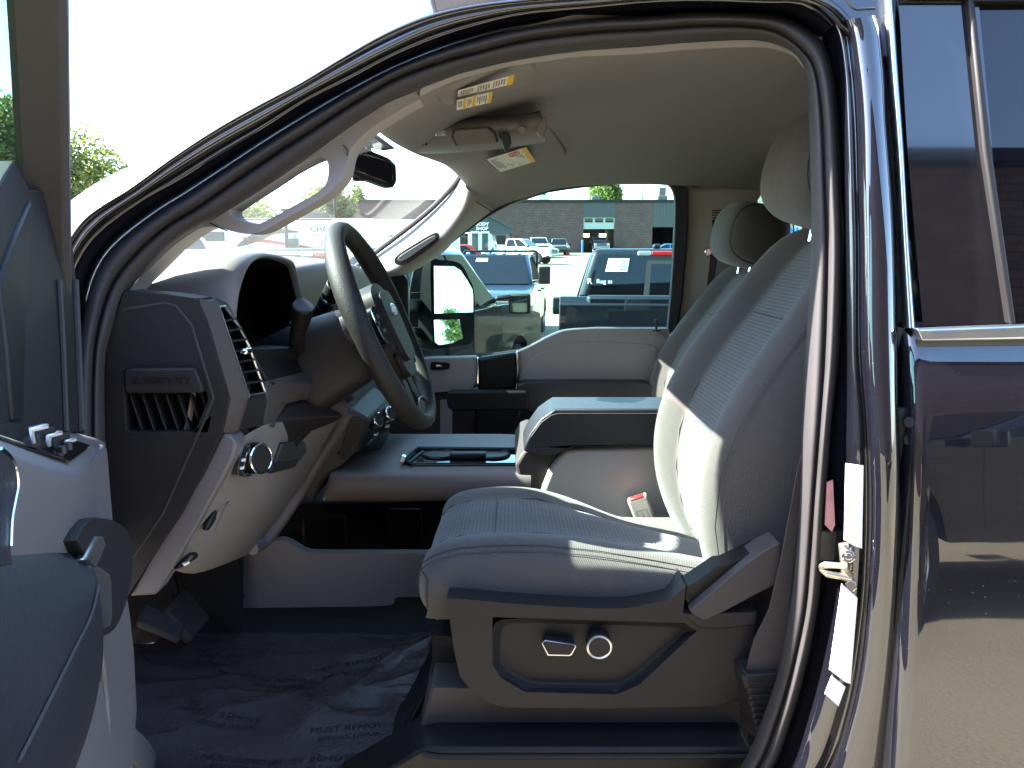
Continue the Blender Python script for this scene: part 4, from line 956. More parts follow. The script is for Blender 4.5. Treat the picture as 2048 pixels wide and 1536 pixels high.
MB().tube([PT(x, y, .004) for x, y in [(1690,-2),(1704,14),(1712,19),(1750,17)]], .0016, 6).build('roof_seam', M['ink'], T)

# ---- passenger door
PD_ = tag(part('passenger_door', P(1180, 720, 2.8)))
up = cr([(1036,704),(1060,694),(1090,678),(1112,668),(1136,661),(1193,657)], 3)[:-1] + [(1193,657),(1338,657),(1342,700),(1340,742),(1308,766),(1036,770)]
plate('upper_panel', up, M['trim'], PD_, 2.74, .06, .018, seg=4)
plate('panel_scoop', cr([(1060,722),(1100,697),(1140,686),(1200,684),(1300,690),(1312,710),(1306,745),(1290,760),(1060,764)], 3, True), M['trim'], PD_, 2.737, .02, .004, seg=3)
plate('upper_panel', [(780,735),(800,722),(862,716),(953,714),(955,760),(945,782),(893,784),(780,790)], M['trim'], PD_, 2.74, .06, .012, seg=3)
plate('lower_panel', [(760,780),(952,780),(945,900),(920,960),(760,960)], M['brownp'], PD_, 2.76, .05, .008)
plate('speaker_panel', [(880,800),(905,800),(905,900),(880,900)], M['trim'], PD_, 2.75, .03, .006)
plate('lower_panel', [(940,800),(1330,790),(1330,1100),(900,1100),(940,890)], M['brownp'], PD_, 2.79, .04, .004)
plate('map_pocket', [(943,815),(1040,815),(1032,850),(1000,893),(943,893)], M['ink'], PD_, 2.785, .01, 0)
plate('pocket_edge', [(1040,815),(1100,812),(1065,880),(1010,893),(1000,893),(1030,850)], M['brownp'], PD_, 2.775, .02, .006)
plate('trim_band', [(956,716),(1034,705),(1034,780),(956,784)], M['darker'], PD_, 2.732, .06, .012, seg=3)
for q in ([(953,716),(957,716),(958,784),(954,784)], [(1032,704),(1037,703),(1036,778),(1032,778)]): plate('chrome_bead', q, M['chrome'], PD_, 2.728, .03, .002)
plate('armrest', [(1036,772),(1050,766),(1180,765),(1290,766),(1308,772),(1310,820),(1036,822)], M['vinyl'], PD_, 2.66, .13, .012, seg=3)
plate('pull_handle', [(893,790),(900,783),(1050,782),(1058,788),(1058,816),(1052,821),(905,823),(894,815)], M['dark'], PD_, 2.64, .05, .008, seg=3)
plate('window_switch_plate', cr([(862,726),(868,724),(896,726),(899,731),(896,738),(866,740),(861,737)], 3, True), M['darker'], PD_, 2.737, .01, .002)
MB().box(P(878, 732, 2.732), (.022, .008, .008)).build('window_switch', M['satin'], PD_, bevel=.002)
MB().cyl(P(1313, 662, 2.73), P(1312, 640, 2.73), .0035, .005, n=12).cyl(P(1313,662,2.73), P(1313,659,2.73), .012, n=14).build('lock_plunger', M['ink'], PD_)
# window: glass between belt and header, black run channel
wo = [(780,640),(784,560),(808,548),(850,525),(893,494),(905,480),(945,450),(985,423),(1010,409),(1040,398),(1100,384),(1200,371.5),(1310,364),(1336,364),(1348,374),(1352,395),(1349,500),(1341,600),(1335,662),(1190,660),(1110,676),(1040,704),(950,717),(860,717),(780,730)]
plate('window_glass', [(760,745),(765,545),(850,515),(905,470),(985,413),(1040,388),(1200,360),(1345,355),(1365,400),(1350,670),(1110,690),(1038,716),(860,726)], M['glass'], PD_, 2.80, .004, 0, d=(0, 1, -.15))
MB().tube([P(x, y, 2.78) for x, y in cr([(850,527),(905,482),(945,452),(985,425),(1040,398),(1100,382),(1200,369),(1310,362),(1336,362)], 3)], .005, 8).build('window_channel', M['ink'], PD_)
cha = cr([(1300,362),(1336,360),(1352,367),(1358,390),(1356,480),(1349,580),(1342,662),(1340,745)], 4); chb = cr([(1306,358),(1345,353),(1370,366),(1377,395),(1374,480),(1366,580),(1358,662),(1352,745)], 4)
grid('window_frame', [[P(*a, 2.80) for a in cha], [P(*a, 2.765) for a in cha], [P(*lerp(a, b, .5), 2.752) for a, b in zip(cha, chb)], [P(*b, 2.765) for b in chb], [P(*b, 2.80) for b in chb]], M['ink'], PD_, sub=1)
plate('window_frame', cr([(1316,361),(1350,355),(1370,366),(1377,395),(1373,480),(1364,580),(1353,664)], 3)[:-1] + [(1353,664),(1334,664)] + cr([(1336,655),(1344,560),(1350,450),(1350,395),(1343,374),(1330,366)], 3), M['ink'], PD_, 2.745, .03, .004, ang=60)
MB().tube([P(x, y, 2.79) for x, y in [(780,722),(860,714),(950,714),(1040,701),(1110,674),(1150,660),(1193,656),(1338,656)]], .006, 8).build('belt_seal', M['ink'], PD_)
plate('mirror_sail', [(752,560),(770,552),(792,552),(806,549),(816,560),(818,680),(828,724),(740,724),(720,640)], M['darker'], PD_, 2.775, .03, .008, seg=3)
# passenger B-pillar
plate('passenger_b_pillar', [(1366,360),(1392,372),(1540,362),(1528,386),(1519,400),(1517,560),(1500,760),(1340,790),(1352,662),(1366,560),(1375,450)], M['binp'], T, 2.77, .08, .02, seg=4)
plate('pillar_lower_cover', [(1350,664),(1392,660),(1392,800),(1340,800)], M['brownp'], T, 2.755, .05, .008)
MB().tube([P(x, y, 2.768) for x, y in [(1385,374),(1450,369),(1520,365)]], .0016, 6).build('pillar_joint', M['ink'], T)
for i in range(4): MB().bar(P(1424, 421 + i * 5, 2.768), P(1445, 420 + i * 5, 2.768), .004, .003).build('pillar_vent', M['brownp'], T)
plate('belt_slot', [(1424,440),(1436,436),(1438,452),(1426,470)], M['ink'], T, 2.767, .01, .002)
MB().cyl(P(1417, 504, 2.74), P(1417, 504, 2.78), .014, .018, n=20).build('belt_guide', M['chrome'], T, bevel=.003)
plate('shoulder_belt', [(1421,510),(1436,512),(1425,590),(1405,690),(1396,690),(1412,590)], M['brownp'], T, 2.745, .003, .0006)
plate('rear_quarter_pillar', [(1640,330),(1760,330),(1800,900),(1640,900)], M['brownp'], T, 2.8, .05, .01)
plate('rear_passenger_window', [(1517,330),(1700,330),(1700,680),(1517,680)], M['glass'], T, 2.86, .004, 0)
MB().box((1.15, 2.85, 1.0), (1.5, .06, .5)).build('rear_door_panel', M['brownp'], T, bevel=.02)
# ---- door mirror beyond the passenger window
MR = part('door_mirror', P(880, 620, 3.1))
def mfn(px, py, o):
    # plane of the mirror head: left edge near, right edge far
    n_ = Vector((.74, -.665, .085)).normalized(); p0 = Vector((-.316, 3.08, P(866, 600, 3.08).z)) + n_ * o
    d = ray(px, py); k = (p0 - Vector((0, 0, CZ))).dot(n_) / d.dot(n_); return Vector((0, 0, CZ)) + d * k
mN = Vector((-.74, .665, 0))
plate('mirror_head', cr([(862,523),(880,520),(911,523),(926,533),(938,556),(948,582),(949,640),(948,675),(940,687),(905,694),(872,697),(866,690),(862,600)], 3, True), M['void'], MR, .0, .10, .012, fn=mfn, d=mN, seg=4)
plate('mirror_glass', [(868,532),(908,533),(921,541),(934,560),(944,578),(946,590),(946,624),(869,627)], M['mirror'], MR, .004, .004, .0, fn=mfn, d=mN)
plate('wide_angle_glass', [(868,640),(919,639),(922,655),(926,677),(905,686),(878,690),(870,684)], M['mirror'], MR, .004, .004, .0, fn=mfn, d=mN)
plate('mirror_cover', [(818,580),(824,545),(836,530),(850,523),(866,521),(866,697),(850,700),(822,690),(816,640)], M['darker'], MR, 3.12, .10, .014, seg=3)
MB().tube([P(x, y, 3.118) for x, y in [(853,527),(852,584),(822,586)]], .0015, 5).build('cover_seam', M['ink'], MR)
MB().bar(P(800, 610, 2.98), P(850, 612, 3.2), .06, .05).bar(P(800, 665, 2.98), P(850, 668, 3.2), .06, .05).build('mirror_arm', M['darker'], MR, bevel=.012)

# ---- driver's door, swung open towards the camera
TH = R(70); AX = Vector((math.cos(TH), -math.sin(TH), 0)); NR = Vector((math.sin(TH), math.cos(TH), 0)); H0 = Vector((-.60, .97, 0))
DO = part('driver_door', H0 + Vector((0, 0, .7)))
def dd(s, n, z): return H0 + AX * s + NR * n + Vector((0, 0, z))
def dp(px, py, n):
    d = ray(px, py); C0 = Vector((0, 0, CZ)); k = (H0 + NR * n - C0).dot(NR) / d.dot(NR); return C0 + d * k
dN = -NR
mb = MB(); mb.poly([dd(.0,-.075,.62), dd(1.08,-.075,.62), dd(1.08,-.075,1.40), dd(0,-.075,1.40)], NR * .03); mb.build('door_skin', M['paint'], DO, bevel=.008)
pan = [(-120,835),(0,843),(60,852),(117,864),(165,873),(208,884),(213,900),(222,1010),(232,1100),(255,1200),(268,1300),(274,1420),(262,1560),(-120,1750)]
plate('inner_panel', pan, M['pale'], DO, .075, .10, .008, fn=dp, d=dN)
BT = [(-90,822),(0,841),(60,852),(117,862),(163,867),(209,882)]
FT = [(-90,868),(0,897),(30,912),(75,928),(120,940),(160,948)]
FB = [(-90,1130),(0,1130),(40,1130),(80,1128),(120,1124),(162,1116)]
grid('switch_pod', [[dp(x, y, .06) for x, y in BT] + [dp(212,890,.06)], [dp(x, y, .068) for x, y in BT] + [dp(213,893,.068)], [dp(x, y, .104) for x, y in [lerp(a, b, .93) for a, b in zip(BT, FT)]] + [dp(180,918,.092)],
   [dp(x, y, .109) for x, y in FT] + [dp(182,930,.092)], [dp(x, y + 12, .110) for x, y in FT] + [dp(184,940,.092)], [dp(x, y, .106) for x, y in [lerp(a, b, .5) for a, b in zip(FT, FB)]] + [dp(192,1000,.09)], [dp(x, y, .100) for x, y in FB] + [dp(205,1080,.088)]], M['pale'], DO, sub=1)
plate('pod_side', [(158,946),(211,888),(216,900),(228,1052),(232,1110),(165,1130)], M['pale'], DO, .087, .03, .006, fn=dp, d=dN, seg=3)
def sw3(x, y, t): return dp(x, y, .071 + .037 * t)
mb = MB(); mb.poly([sw3(-40,872,.55), sw3(2,880,.72), sw3(140,925,.92), sw3(182,895,.30), sw3(61,857,.12), sw3(-40,842,.1)], Vector((0, 0, .003))); mb.build('switch_plate', M['blackgloss'], DO, bevel=.001)
for i in range(5):
    c = sw3(72 + i * 15, 868 + i * 6 + 2, .32)
    MB().box(c + Vector((0, 0, .005)), (.007, .020, .005), Matrix.Rotation(-R(20), 3, 'Z')).build('window_switch', M['satin'] if i % 2 == 0 else M['darker'], DO, bevel=.0015)
for px, py in ((126, 912), (138, 904)): MB().cyl(sw3(px, py, .8) + Vector((0, 0, .002)), sw3(px, py, .8) + Vector((0, 0, .008)), .003, n=12).build('lock_button', M['ink'], DO)
plate('trim_line', [(-20,890),(2,897),(20,912),(31,935),(36,970),(31,1000),(24,1040),(22,1090),(26,1130),(-120,1130),(-120,890)], M['vinyl'], DO, .113, .012, .003, fn=dp, d=dN)
MB().tube([dp(x, y, .1135) for x, y in cr([(2,897),(20,912),(31,935),(36,970),(31,1000),(24,1040),(22,1092)], 3)], .0010, 6).build('trim_bead', M['chrome'], DO)
# padded armrest: top pad, seam, side
Rw = [([(186,1122),(150,1103),(100,1093),(40,1091),(-30,1088),(-120,1084)], .092), ([(189,1128),(155,1112),(108,1108),(45,1116),(-25,1125),(-115,1140)], .108), ([(193,1146),(168,1165),(122,1210),(65,1280),(-5,1360),(-95,1460)], .121), ([(195,1163),(178,1215),(140,1290),(90,1385),(30,1500),(-60,1680)], .126),
      ([(199,1178),(186,1240),(150,1318),(102,1420),(45,1540),(-40,1740)], .126), ([(203,1215),(204,1280),(180,1395),(140,1505),(85,1630),(0,1800)], .120), ([(205,1235),(206,1310),(188,1425),(150,1540),(95,1665),(10,1840)], .105), ([(206,1240),(207,1315),(190,1430),(152,1545),(97,1670),(12,1845)], .07)]
rows = []
for q, n_ in Rw:
    q = cr(q, 3); rows.append([dp(q[0][0] + 1, q[0][1] + 2, .07)] + [dp(x, y, n_) for x, y in q])
grid('armrest', rows, M['vinyl'], DO, sub=1)
MB().tube([dp(x, y, .1268) for x, y in cr([(197,1170),(183,1230),(146,1306),(97,1405),(38,1522)], 4)], .0010, 6).build('armrest_stitching', M['brownp'], DO)
hq = cr([(154,1080),(180,1038),(205,1036),(232,1042),(256,1062),(264,1095),(264,1150),(250,1215),(232,1256),(208,1272),(203,1255),(205,1180),(190,1130)], 2, True)
plate('pull_handle', hq, M['dark'], DO, .112, .035, .009, fn=dp, d=dN, seg=3)
plate('handle_grip', [(172,1118),(196,1072),(208,1072),(214,1090),(196,1134),(186,1136)], M['satin'], DO, .115, .01, .003, fn=dp, d=dN, seg=3)
plate('handle_spear', [(180,1132),(192,1126),(220,1146),(224,1160),(226,1230),(222,1252),(206,1260),(202,1215),(194,1165)], M['satin'], DO, .1145, .01, .003, fn=dp, d=dN, seg=3)
plate('lower_panel', cr([(206,1270),(235,1240),(256,1200),(266,1300),(270,1400),(266,1500),(262,1700),(215,1700),(222,1480),(214,1360)], 2, True), M['pale'], DO, .086, .03, .006, fn=dp, d=dN, seg=3)
plate('map_pocket', cr([(200,1350),(214,1400),(228,1500),(240,1620),(60,1720),(120,1560),(172,1440)], 2, True), M['pale'], DO, .096, .03, .008, fn=dp, d=dN, seg=3)
plate('pocket_lip', cr([(256,1448),(285,1466),(310,1500),(330,1545),(350,1640),(330,1640),(300,1570),(275,1530),(256,1505)], 2, True), M['pale'], DO, .07, .02, .005, fn=dp, d=dN)
plate('pocket_inside', [(256,1500),(278,1530),(305,1580),(320,1640),(256,1640)], M['ink'], DO, .062, .02, 0, fn=dp, d=dN)
sail = [(-120,440),(-30,425),(10,350),(28,322),(60,380),(96,384),(124,392),(136,420),(146,500),(152,560),(158,700),(166,862),(117,862),(0,842),(-120,835)]
plate('sail_panel', sail, M['dark'], DO, .068, .04, .008, fn=dp, d=dN, seg=3)
plate('sail_edge', [(0,560),(40,450),(62,400),(70,420),(60,520),(52,700),(48,846),(28,844),(18,700)], M['darker'], DO, .071, .01, .003, fn=dp, d=dN)
MB().tube([dp(x, y, .07) for x, y in [(150,560),(156,700),(163,860)]], .004, 8).build('panel_edge', M['seal'], DO)
MB().tube([dp(x, y, .07) for x, y in [(118,560),(126,700),(132,862)]], .003, 8).build('panel_edge', M['seal'], DO)
def un(z): return .035 + .20 * (z - 1.42)
fp = cr([(.12,1.50),(.20,1.61),(.335,1.79),(.42,1.875),(.55,1.93),(.8,1.95),(1.02,1.93),(1.08,1.86),(1.10,1.6),(1.09,1.40)], 4)
sect = [(-.030,-.030),(-.032,.0),(-.018,.003),(-.016,.009),(-.006,.010),(.0,.004),(.010,.004),(.014,.013),(.030,.013),(.036,.008),(.038,-.030)]
rows = []
for i, (s, z) in enumerate(fp):
    a = fp[max(0, i - 1)]; b = fp[min(len(fp) - 1, i + 1)]
    ds, dz = b[0] - a[0], b[1] - a[1]; l = math.hypot(ds, dz); ns, nz = dz / l, -ds / l
    rows.append([dd(s + ns * u, un(z) + w, z + nz * u) for u, w in sect])
grid('upper_frame', rows, M['brownp'], DO, sub=0, bevel=.002, ang=25)
mb = MB(); mb.poly([dd(.07,un(1.40)-.02,1.40)] + [dd(s, un(z) - .02, z) for s, z in fp[1:-1]] + [dd(1.09,un(1.40)-.02,1.40)], -NR * .004); mb.build('door_glass', M['glass'], DO, smooth=False)
OM = part('door_mirror', dd(.1, -.15, 1.45))
MB().box(dd(.13, -.26, 1.50), (.13, .22, .34), Matrix.Rotation(R(-70), 3, 'Z')).build('mirror_head', M['darker'], OM, bevel=.03, seg=3)

# ---- floor: mat and the printed protective film
flo = .705
mat_o = [(240,1300),(862,1275),(856,1345),(825,1400),(796,1455),(778,1560),(240,1700)]
mb = MB(); mb.poly([PZ(x, y, flo) for x, y in [(200,1290),(868,1268),(866,1340),(838,1400),(806,1460),(790,1600),(240,1800)]], (0, 0, -.012)); fm = mb.build('floor_mat', M['carpet'], None, bevel=.003); tag(fm, 'black carpet floor mat under the clear film in the driver footwell', 'floor mat')
mb = MB(); mb.tube([PZ(x, y, flo + .004) for x, y in [(868,1268),(866,1340),(838,1400),(806,1460),(790,1600)]], .006, 8); mb.build('mat_edging', M['darker'], fm)
filmm = bpy.data.materials.new('protective_film'); filmm.use_nodes = True
N, L = nt(filmm); b = N['Principled BSDF']; b.inputs['Base Color'].default_value = (.075, .07, .08, 1); b.inputs['Roughness'].default_value = .26; b.inputs['Specular IOR Level'].default_value = .7
tc = N.new('ShaderNodeTexCoord'); mp = N.new('ShaderNodeMapping'); mp.inputs['Scale'].default_value = (1, 2.2, 1); mp.inputs['Rotation'].default_value = (0, 0, .5); n1 = N.new('ShaderNodeTexVoronoi'); n1.inputs['Scale'].default_value = 7; n1.inputs['Randomness'].default_value = 1.0; n1.feature = 'F1'
L.new(tc.outputs['Object'], mp.inputs[0]); L.new(mp.outputs[0], n1.inputs['Vector'])
bp = N.new('ShaderNodeBump'); bp.inputs['Strength'].default_value = .55; bp.inputs['Distance'].default_value = .022; n3 = N.new('ShaderNodeTexNoise'); n3.inputs['Scale'].default_value = 30; n3.inputs['Detail'].default_value = 5; n3.inputs['Distortion'].default_value = 2.5; L.new(mp.outputs[0], n3.inputs['Vector']); b3 = N.new('ShaderNodeBump'); b3.inputs['Strength'].default_value = .35; b3.inputs['Distance'].default_value = .004; L.new(n3.outputs['Fac'], b3.inputs['Height']); L.new(b3.outputs[0], bp.inputs['Normal']); L.new(n1.outputs['Distance'], bp.inputs['Height']); L.new(bp.outputs[0], b.inputs['Normal'])
tr = N.new('ShaderNodeBsdfTransparent'); mx = N.new('ShaderNodeMixShader'); mx.inputs[0].default_value = .62
L.new(tr.outputs[0], mx.inputs[1]); L.new(b.outputs[0], mx.inputs[2]); L.new(mx.outputs[0], N['Material Output'].inputs['Surface'])
b.inputs['Roughness'].default_value = .3; b.inputs['Base Color'].default_value = (.062, .050, .052, 1); b.inputs['Specular IOR Level'].default_value = .5
rr = random.Random(4); rows = []
creases = [(rr.uniform(-.65, -.1), rr.uniform(1.0, 1.6), rr.choice((rr.gauss(.3, .25), rr.gauss(1.8, .5))), rr.uniform(.004, .014), rr.uniform(.002, .008), rr.uniform(.06, .22)) for _ in range(60)]
def film_h(x, y):
    h = .003 * math.sin(7 * x + 23 * y)
    for cx, cy, an, w, am, ln in creases:
        dx, dy = x - cx, y - cy; u = dx * math.cos(an) + dy * math.sin(an); v = -dx * math.sin(an) + dy * math.cos(an)
        if abs(u) < ln and abs(v) < 5 * w: h += am * math.exp(-abs(v) / w) * (1 - (u / ln) ** 2)
    return h
le = cr([(300,1268),(262,1310),(240,1400),(225,1500),(210,1700)], 10); re = cr([(866,1272),(862,1310),(845,1345),(812,1400),(788,1452),(765,1640)], 8)
NR_, NC_ = 90, 130
def film_z(p, t, k): return flo + .012 + film_h(p.x, p.y) + .07 * max(0, k - .9) * (1 - t) * 2 + .10 * max(0, .25 - k) * (1 - t)
for i in range(NR_ + 1):
    t = i / NR_; ia = t * (len(le) - 1); ic = t * (len(re) - 1)
    a = lerp(le[int(ia)], le[min(len(le) - 1, int(ia) + 1)], ia % 1); c2 = lerp(re[int(ic)], re[min(len(re) - 1, int(ic) + 1)], ic % 1)
    A = PZ(*a, flo + .012); B = PZ(*c2, flo + .012); row = []
    for k in range(NC_ + 1):
        p = A.lerp(B, k / NC_); row.append(Vector((p.x, p.y, film_z(p, t, k / NC_))))
    rows.append(row)
fo = grid('protective_film', rows, filmm, None, ang=180); tag(fo, 'crumpled clear printed protective film lying on the driver floor mat', 'plastic film')
def ftext(s, px, py, ang, size):
    x = Matrix.Rotation(ang, 3, 'Z') @ Vector((1, 0, 0)); y = Matrix.Rotation(ang, 3, 'Z') @ Vector((0, 1, 0))
    o = text('film_print', s, PZ(px, py, flo + .012), x, y, size, M['print_ink'], fo, ext=0)
    for v in o.data.vertices: v.co.z = flo + .0135 + film_h(v.co.x, v.co.y)
for px, py, a in ((450,1440,-.15),(560,1360,-.1),(400,1310,-.12),(700,1330,.35),(700,1460,.12),(630,1520,.1),(340,1400,-.3),(480,1520,-.15)):
    ftext('MUST REMOVE', px, py, a, .021); ftext('BEFORE DRIVING', px + 8, py + 16, a, .016)
# pedals
PE = part('brake_pedal', P(350, 1240, 1.5))
MB().box(P(372, 1232, 1.52), (.085, .10, .02), Matrix.Rotation(R(55), 3, 'Y')).build('pedal_pad', M['brownp'], PE, bevel=.006, seg=3)
MB().tube([P(368,1225,1.55), P(350,1190,1.58), P(330,1120,1.6)], .012, 8).build('pedal_arm', M['darker'], PE)
PE2 = part('accelerator_pedal', P(320, 1250, 1.5))
MB().box(P(322, 1248, 1.45), (.09, .06, .015), Matrix.Rotation(R(38), 3, 'Y') @ Matrix.Rotation(.3, 3, 'Z')).build('pedal_pad', M['brownp'], PE2, bevel=.005, seg=3)
plate('footwell_front', [(200,1140),(480,1100),(480,1260),(200,1300)], M['carpet'], T, 1.62, .02, 0)
# ================================================================== the place outside
def gz(y):
    k = [(-60,0.0),(3.4,0.0),(5.5,-.24),(11.5,-.58),(15,-.46),(30,-.15),(95,1.50),(400,2.2)]
    for (a, b), (c, d) in zip(k, k[1:]):
        if y <= c: return b + (d - b) * max(0, (y - a)) / (c - a)
    return k[-1][1]
gm = pbr('sunlit_asphalt', (.20, .185, .155), .9); N, L = nt(gm); b = N['Principled BSDF']
tc = N.new('ShaderNodeTexCoord'); n1 = N.new('ShaderNodeTexNoise'); n1.inputs['Scale'].default_value = .35; n1.inputs['Detail'].default_value = 9
n2 = N.new('ShaderNodeTexNoise'); n2.inputs['Scale'].default_value = 40; n2.inputs['Detail'].default_value = 4
L.new(tc.outputs['Object'], n1.inputs['Vector']); L.new(tc.outputs['Object'], n2.inputs['Vector'])
a1 = N.new('ShaderNodeMath'); a1.operation = 'MULTIPLY_ADD'; a1.inputs[1].default_value = .5; L.new(n2.outputs['Fac'], a1.inputs[0]); L.new(n1.outputs['Fac'], a1.inputs[2])
rp = N.new('ShaderNodeValToRGB'); e = rp.color_ramp.elements; e[0].position = .45; e[0].color = (.12, .106, .078, 1); e[1].position = 1.0; e[1].color = (.26, .222, .148, 1)
L.new(a1.outputs[0], rp.inputs['Fac']); L.new(rp.outputs['Color'], b.inputs['Base Color'])
bp = N.new('ShaderNodeBump'); bp.inputs['Distance'].default_value = .01; bp.inputs['Strength'].default_value = .6; L.new(n2.outputs['Fac'], bp.inputs['Height']); L.new(bp.outputs[0], b.inputs['Normal'])
yy = [-400,-60,-20,0,3.4,4.4,5.5,7,9,11.5,13,15,22,30,45,60,80,95,130,200,400]; xx = [-400,-100,-50,-20,-5,0,5,20,50,100,400]
tag(grid('ground', [[Vector((x, y, gz(y) if y > -100 else 0)) for x in xx] for y in yy], gm, None), kind='structure')
lm = pbr('road_paint', (.62, .60, .52), .8, var=(6, .2))
for i, (x, y0, y1) in enumerate(((.30, 6.6, 11.5), (-2.55, 6.6, 11.5), (3.2, 6.6, 11.5), (-2.4, 14.5, 20), (.75, 14.5, 20), (3.6, 14.5, 20))):
    q = [Vector((x + dx + .08 * (y - 6.6), y, gz(y) + .004)) for y in (y0, (y0 + y1) / 2, y1) for dx in (-.05, .05)]
    o = mk('parking_line', q, [(0, 1, 3, 2), (2, 3, 5, 4)], lm, None, smooth=False); tag(o, kind='structure')

# ------------------------------------------------------------------ vehicles
def wheel(parent, x, y, z, r, w, detail=True):
    sgn = 1 if y > 0 else -1
    m4 = Matrix.Translation((x, y, z)) @ Matrix.Rotation(-sgn * math.pi / 2, 4, 'X')
    t = MB().lathe([(r * .62, -w / 2), (r * .9, -w / 2), (r, -w / 2 + .03), (r, w / 2 - .03), (r * .9, w / 2), (r * .62, w / 2), (r * .6, w / 2 - .04)], 28, m4).build('wheel', M['tyre'], parent, ang=40)
    mb = MB().lathe([(0, w / 2 - .03), (.07, w / 2 - .03), (.08, w / 2 - .06), (r * .5, w / 2 - .07), (r * .6, w / 2 - .02), (r * .62, w / 2 - .02), (r * .62, 0)], 28, m4)
    if detail:
        for k in range(8):
            a = k * math.pi / 4; c = m4 @ Vector((r * .36 * math.cos(a), r * .36 * math.sin(a), w / 2 - .045)); mb.cyl(c, c + Vector((0, sgn * .012, 0)), .03, n=8)
    mb.build('rim', M['rim'], t, ang=30)
def arch_prof(pts_top, wheels, zb, r):
    """closed side outline with round wheel openings in the lower edge, front to rear"""
    out = list(pts_top)
    x_rear = pts_top[-1][0]; low = []
    for xc, zc in sorted(wheels):
        low.append((xc - r * 1.0, zb))
        for k in range(1, 12):
            a = math.pi - k * math.pi / 12; low.append((xc + r * math.cos(a), max(zb, zc + r * math.sin(a))))
        low.append((xc + r * 1.0, zb))
    return out + low
def vehicle(name, cat, label, loc, head, paint, kind='pickup', group=None, facing_detail='', tow=False, lights5=False, half=.98, scale=1.0, glassm='tint', rack=False, decals=False):
    V = tag(empty(name, loc, head), label, cat, group)
    pk = kind == 'pickup'
    mp = M[paint]
    wr = .41 if pk else .36
    xf, xrw = (1.85, -1.90) if pk else (1.45, -1.40)
    if pk:
        top = [(2.93,.72),(2.93,1.02),(2.86,1.16),(2.60,1.24),(1.45,1.33),(1.2,1.34),(-.95,1.34),(-.97,1.47),(-2.86,1.47),(-2.92,1.41),(-2.92,.62)]
        cabb = dict(x0=-.93, x1=1.28, rx0=-.83, rx1=.42, z0=1.33, z1=1.95)
    elif kind == 'suv':
        top = [(2.35,.6),(2.36,.92),(2.25,1.05),(1.2,1.14),(-2.2,1.12),(-2.3,1.0),(-2.32,.5)]
        cabb = dict(x0=-2.22, x1=1.15, rx0=-1.75, rx1=.35, z0=1.11, z1=1.78)
    else:
        top = [(2.3,.5),(2.32,.75),(2.1,.85),(1.0,.95),(-1.9,1.0),(-2.25,.92),(-2.3,.45)]
        cabb = dict(x0=-1.75, x1=1.05, rx0=-.95, rx1=.1, z0=.95, z1=1.45)
    zb = .52 if pk else .36
    prof = arch_prof(top, [(xf, wr + .02), (xrw, wr + .02)], zb, wr + .09)
    mb = MB(); mb.poly([Vector((x, -half, z)) for x, z in prof], (0, 2 * half, 0)); mb.build('body', mp, V, bevel=.05, seg=3, ang=30)
    c = cabb; h0, h1 = half - .03, half - .22
    B = [Vector((c['x1'], -h0, c['z0'])), Vector((c['x1'], h0, c['z0'])), Vector((c['x0'], h0, c['z0'])), Vector((c['x0'], -h0, c['z0']))]
    Tt = [Vector((c['rx1'], -h1, c['z1'])), Vector((c['rx1'], h1, c['z1'])), Vector((c['rx0'], h1, c['z1'])), Vector((c['rx0'], -h1, c['z1']))]
    down = Vector((0, 0, -.05))
    mk('cab', [p + down for p in B] + Tt, [(0, 1, 2, 3), (4, 5, 6, 7), (0, 1, 5, 4), (1, 2, 6, 5), (2, 3, 7, 6), (3, 0, 4, 7)], mp, V, bevel=.07, seg=3)
    def face(a, b2, c2, d): # bottom a->b, top d->c
        nrm = (b2 - a).cross(d - a).normalized()
        ctr = Vector((0, 0, 1.4))
        if nrm.dot((a + c2) / 2 - ctr) < 0: nrm = -nrm
        return (lambda u, v, o=.006: a.lerp(b2, u).lerp(d.lerp(c2, u), v) + nrm * o), nrm
    def pane(nm, f, nrm, q, m, o=.008, th=.012, par=V):
        return MB().poly([f(u, v, o) for u, v in q], -nrm * th).build(nm, m, par, smooth=False)
    g = M[glassm]
    fw, nw = face(B[0], B[1], Tt[1], Tt[0]); pane('windscreen', fw, nw, [(.05,.03),(.95,.03),(.94,.93),(.06,.93)], g)
    fr, nr2 = face(B[2], B[3], Tt[3], Tt[2]); 
    if pk:
        pane('rear_window', fr, nr2, [(.06,.08),(.94,.08),(.93,.90),(.07,.90)], g)
    else: pane('rear_window', fr, nr2, [(.06,.05),(.94,.05),(.92,.9),(.08,.9)], g)
    for sgn, (ia, ib) in ((-1, (0, 3)), (1, (1, 2))):
        fs_, ns_ = face(B[ia], B[ib], Tt[ib], Tt[ia])
        pane('side_window', fs_, ns_, [(.09,.06),(.50,.06),(.48,.90),(.16,.90)], g); pane('side_window', fs_, ns_, [(.54,.06),(.93,.06),(.92,.90),(.52,.90)], g)
        y = sgn * (half + .002)
        if pk or kind == 'suv':
            for x in (.02, -.95) if pk else (.05, -.95):
                MB().bar((x + .09, y + sgn * .02, 1.16 if pk else .98), (x - .09, y + sgn * .02, 1.16 if pk else .98), .03, .035).build('door_handle', M['darker'] if paint != 'paint_white' else M['darker'], V, bevel=.008)
        for x in ((1.12, .12, -.93) if pk else (1.0, .05, -1.0)):
            MB().bar((x, sgn * (half - .001), zb + .08), (x, sgn * (half - .001), c['z0'] - .03), .006, .012).build('door_seam', M['ink'], V)
        # mirror
        mm = MB().bar((c['x1'] - .16, sgn * (half - .08), c['z0'] + .08), (c['x1'] - .10, sgn * (half + .10), c['z0'] + .10), .06, .05)
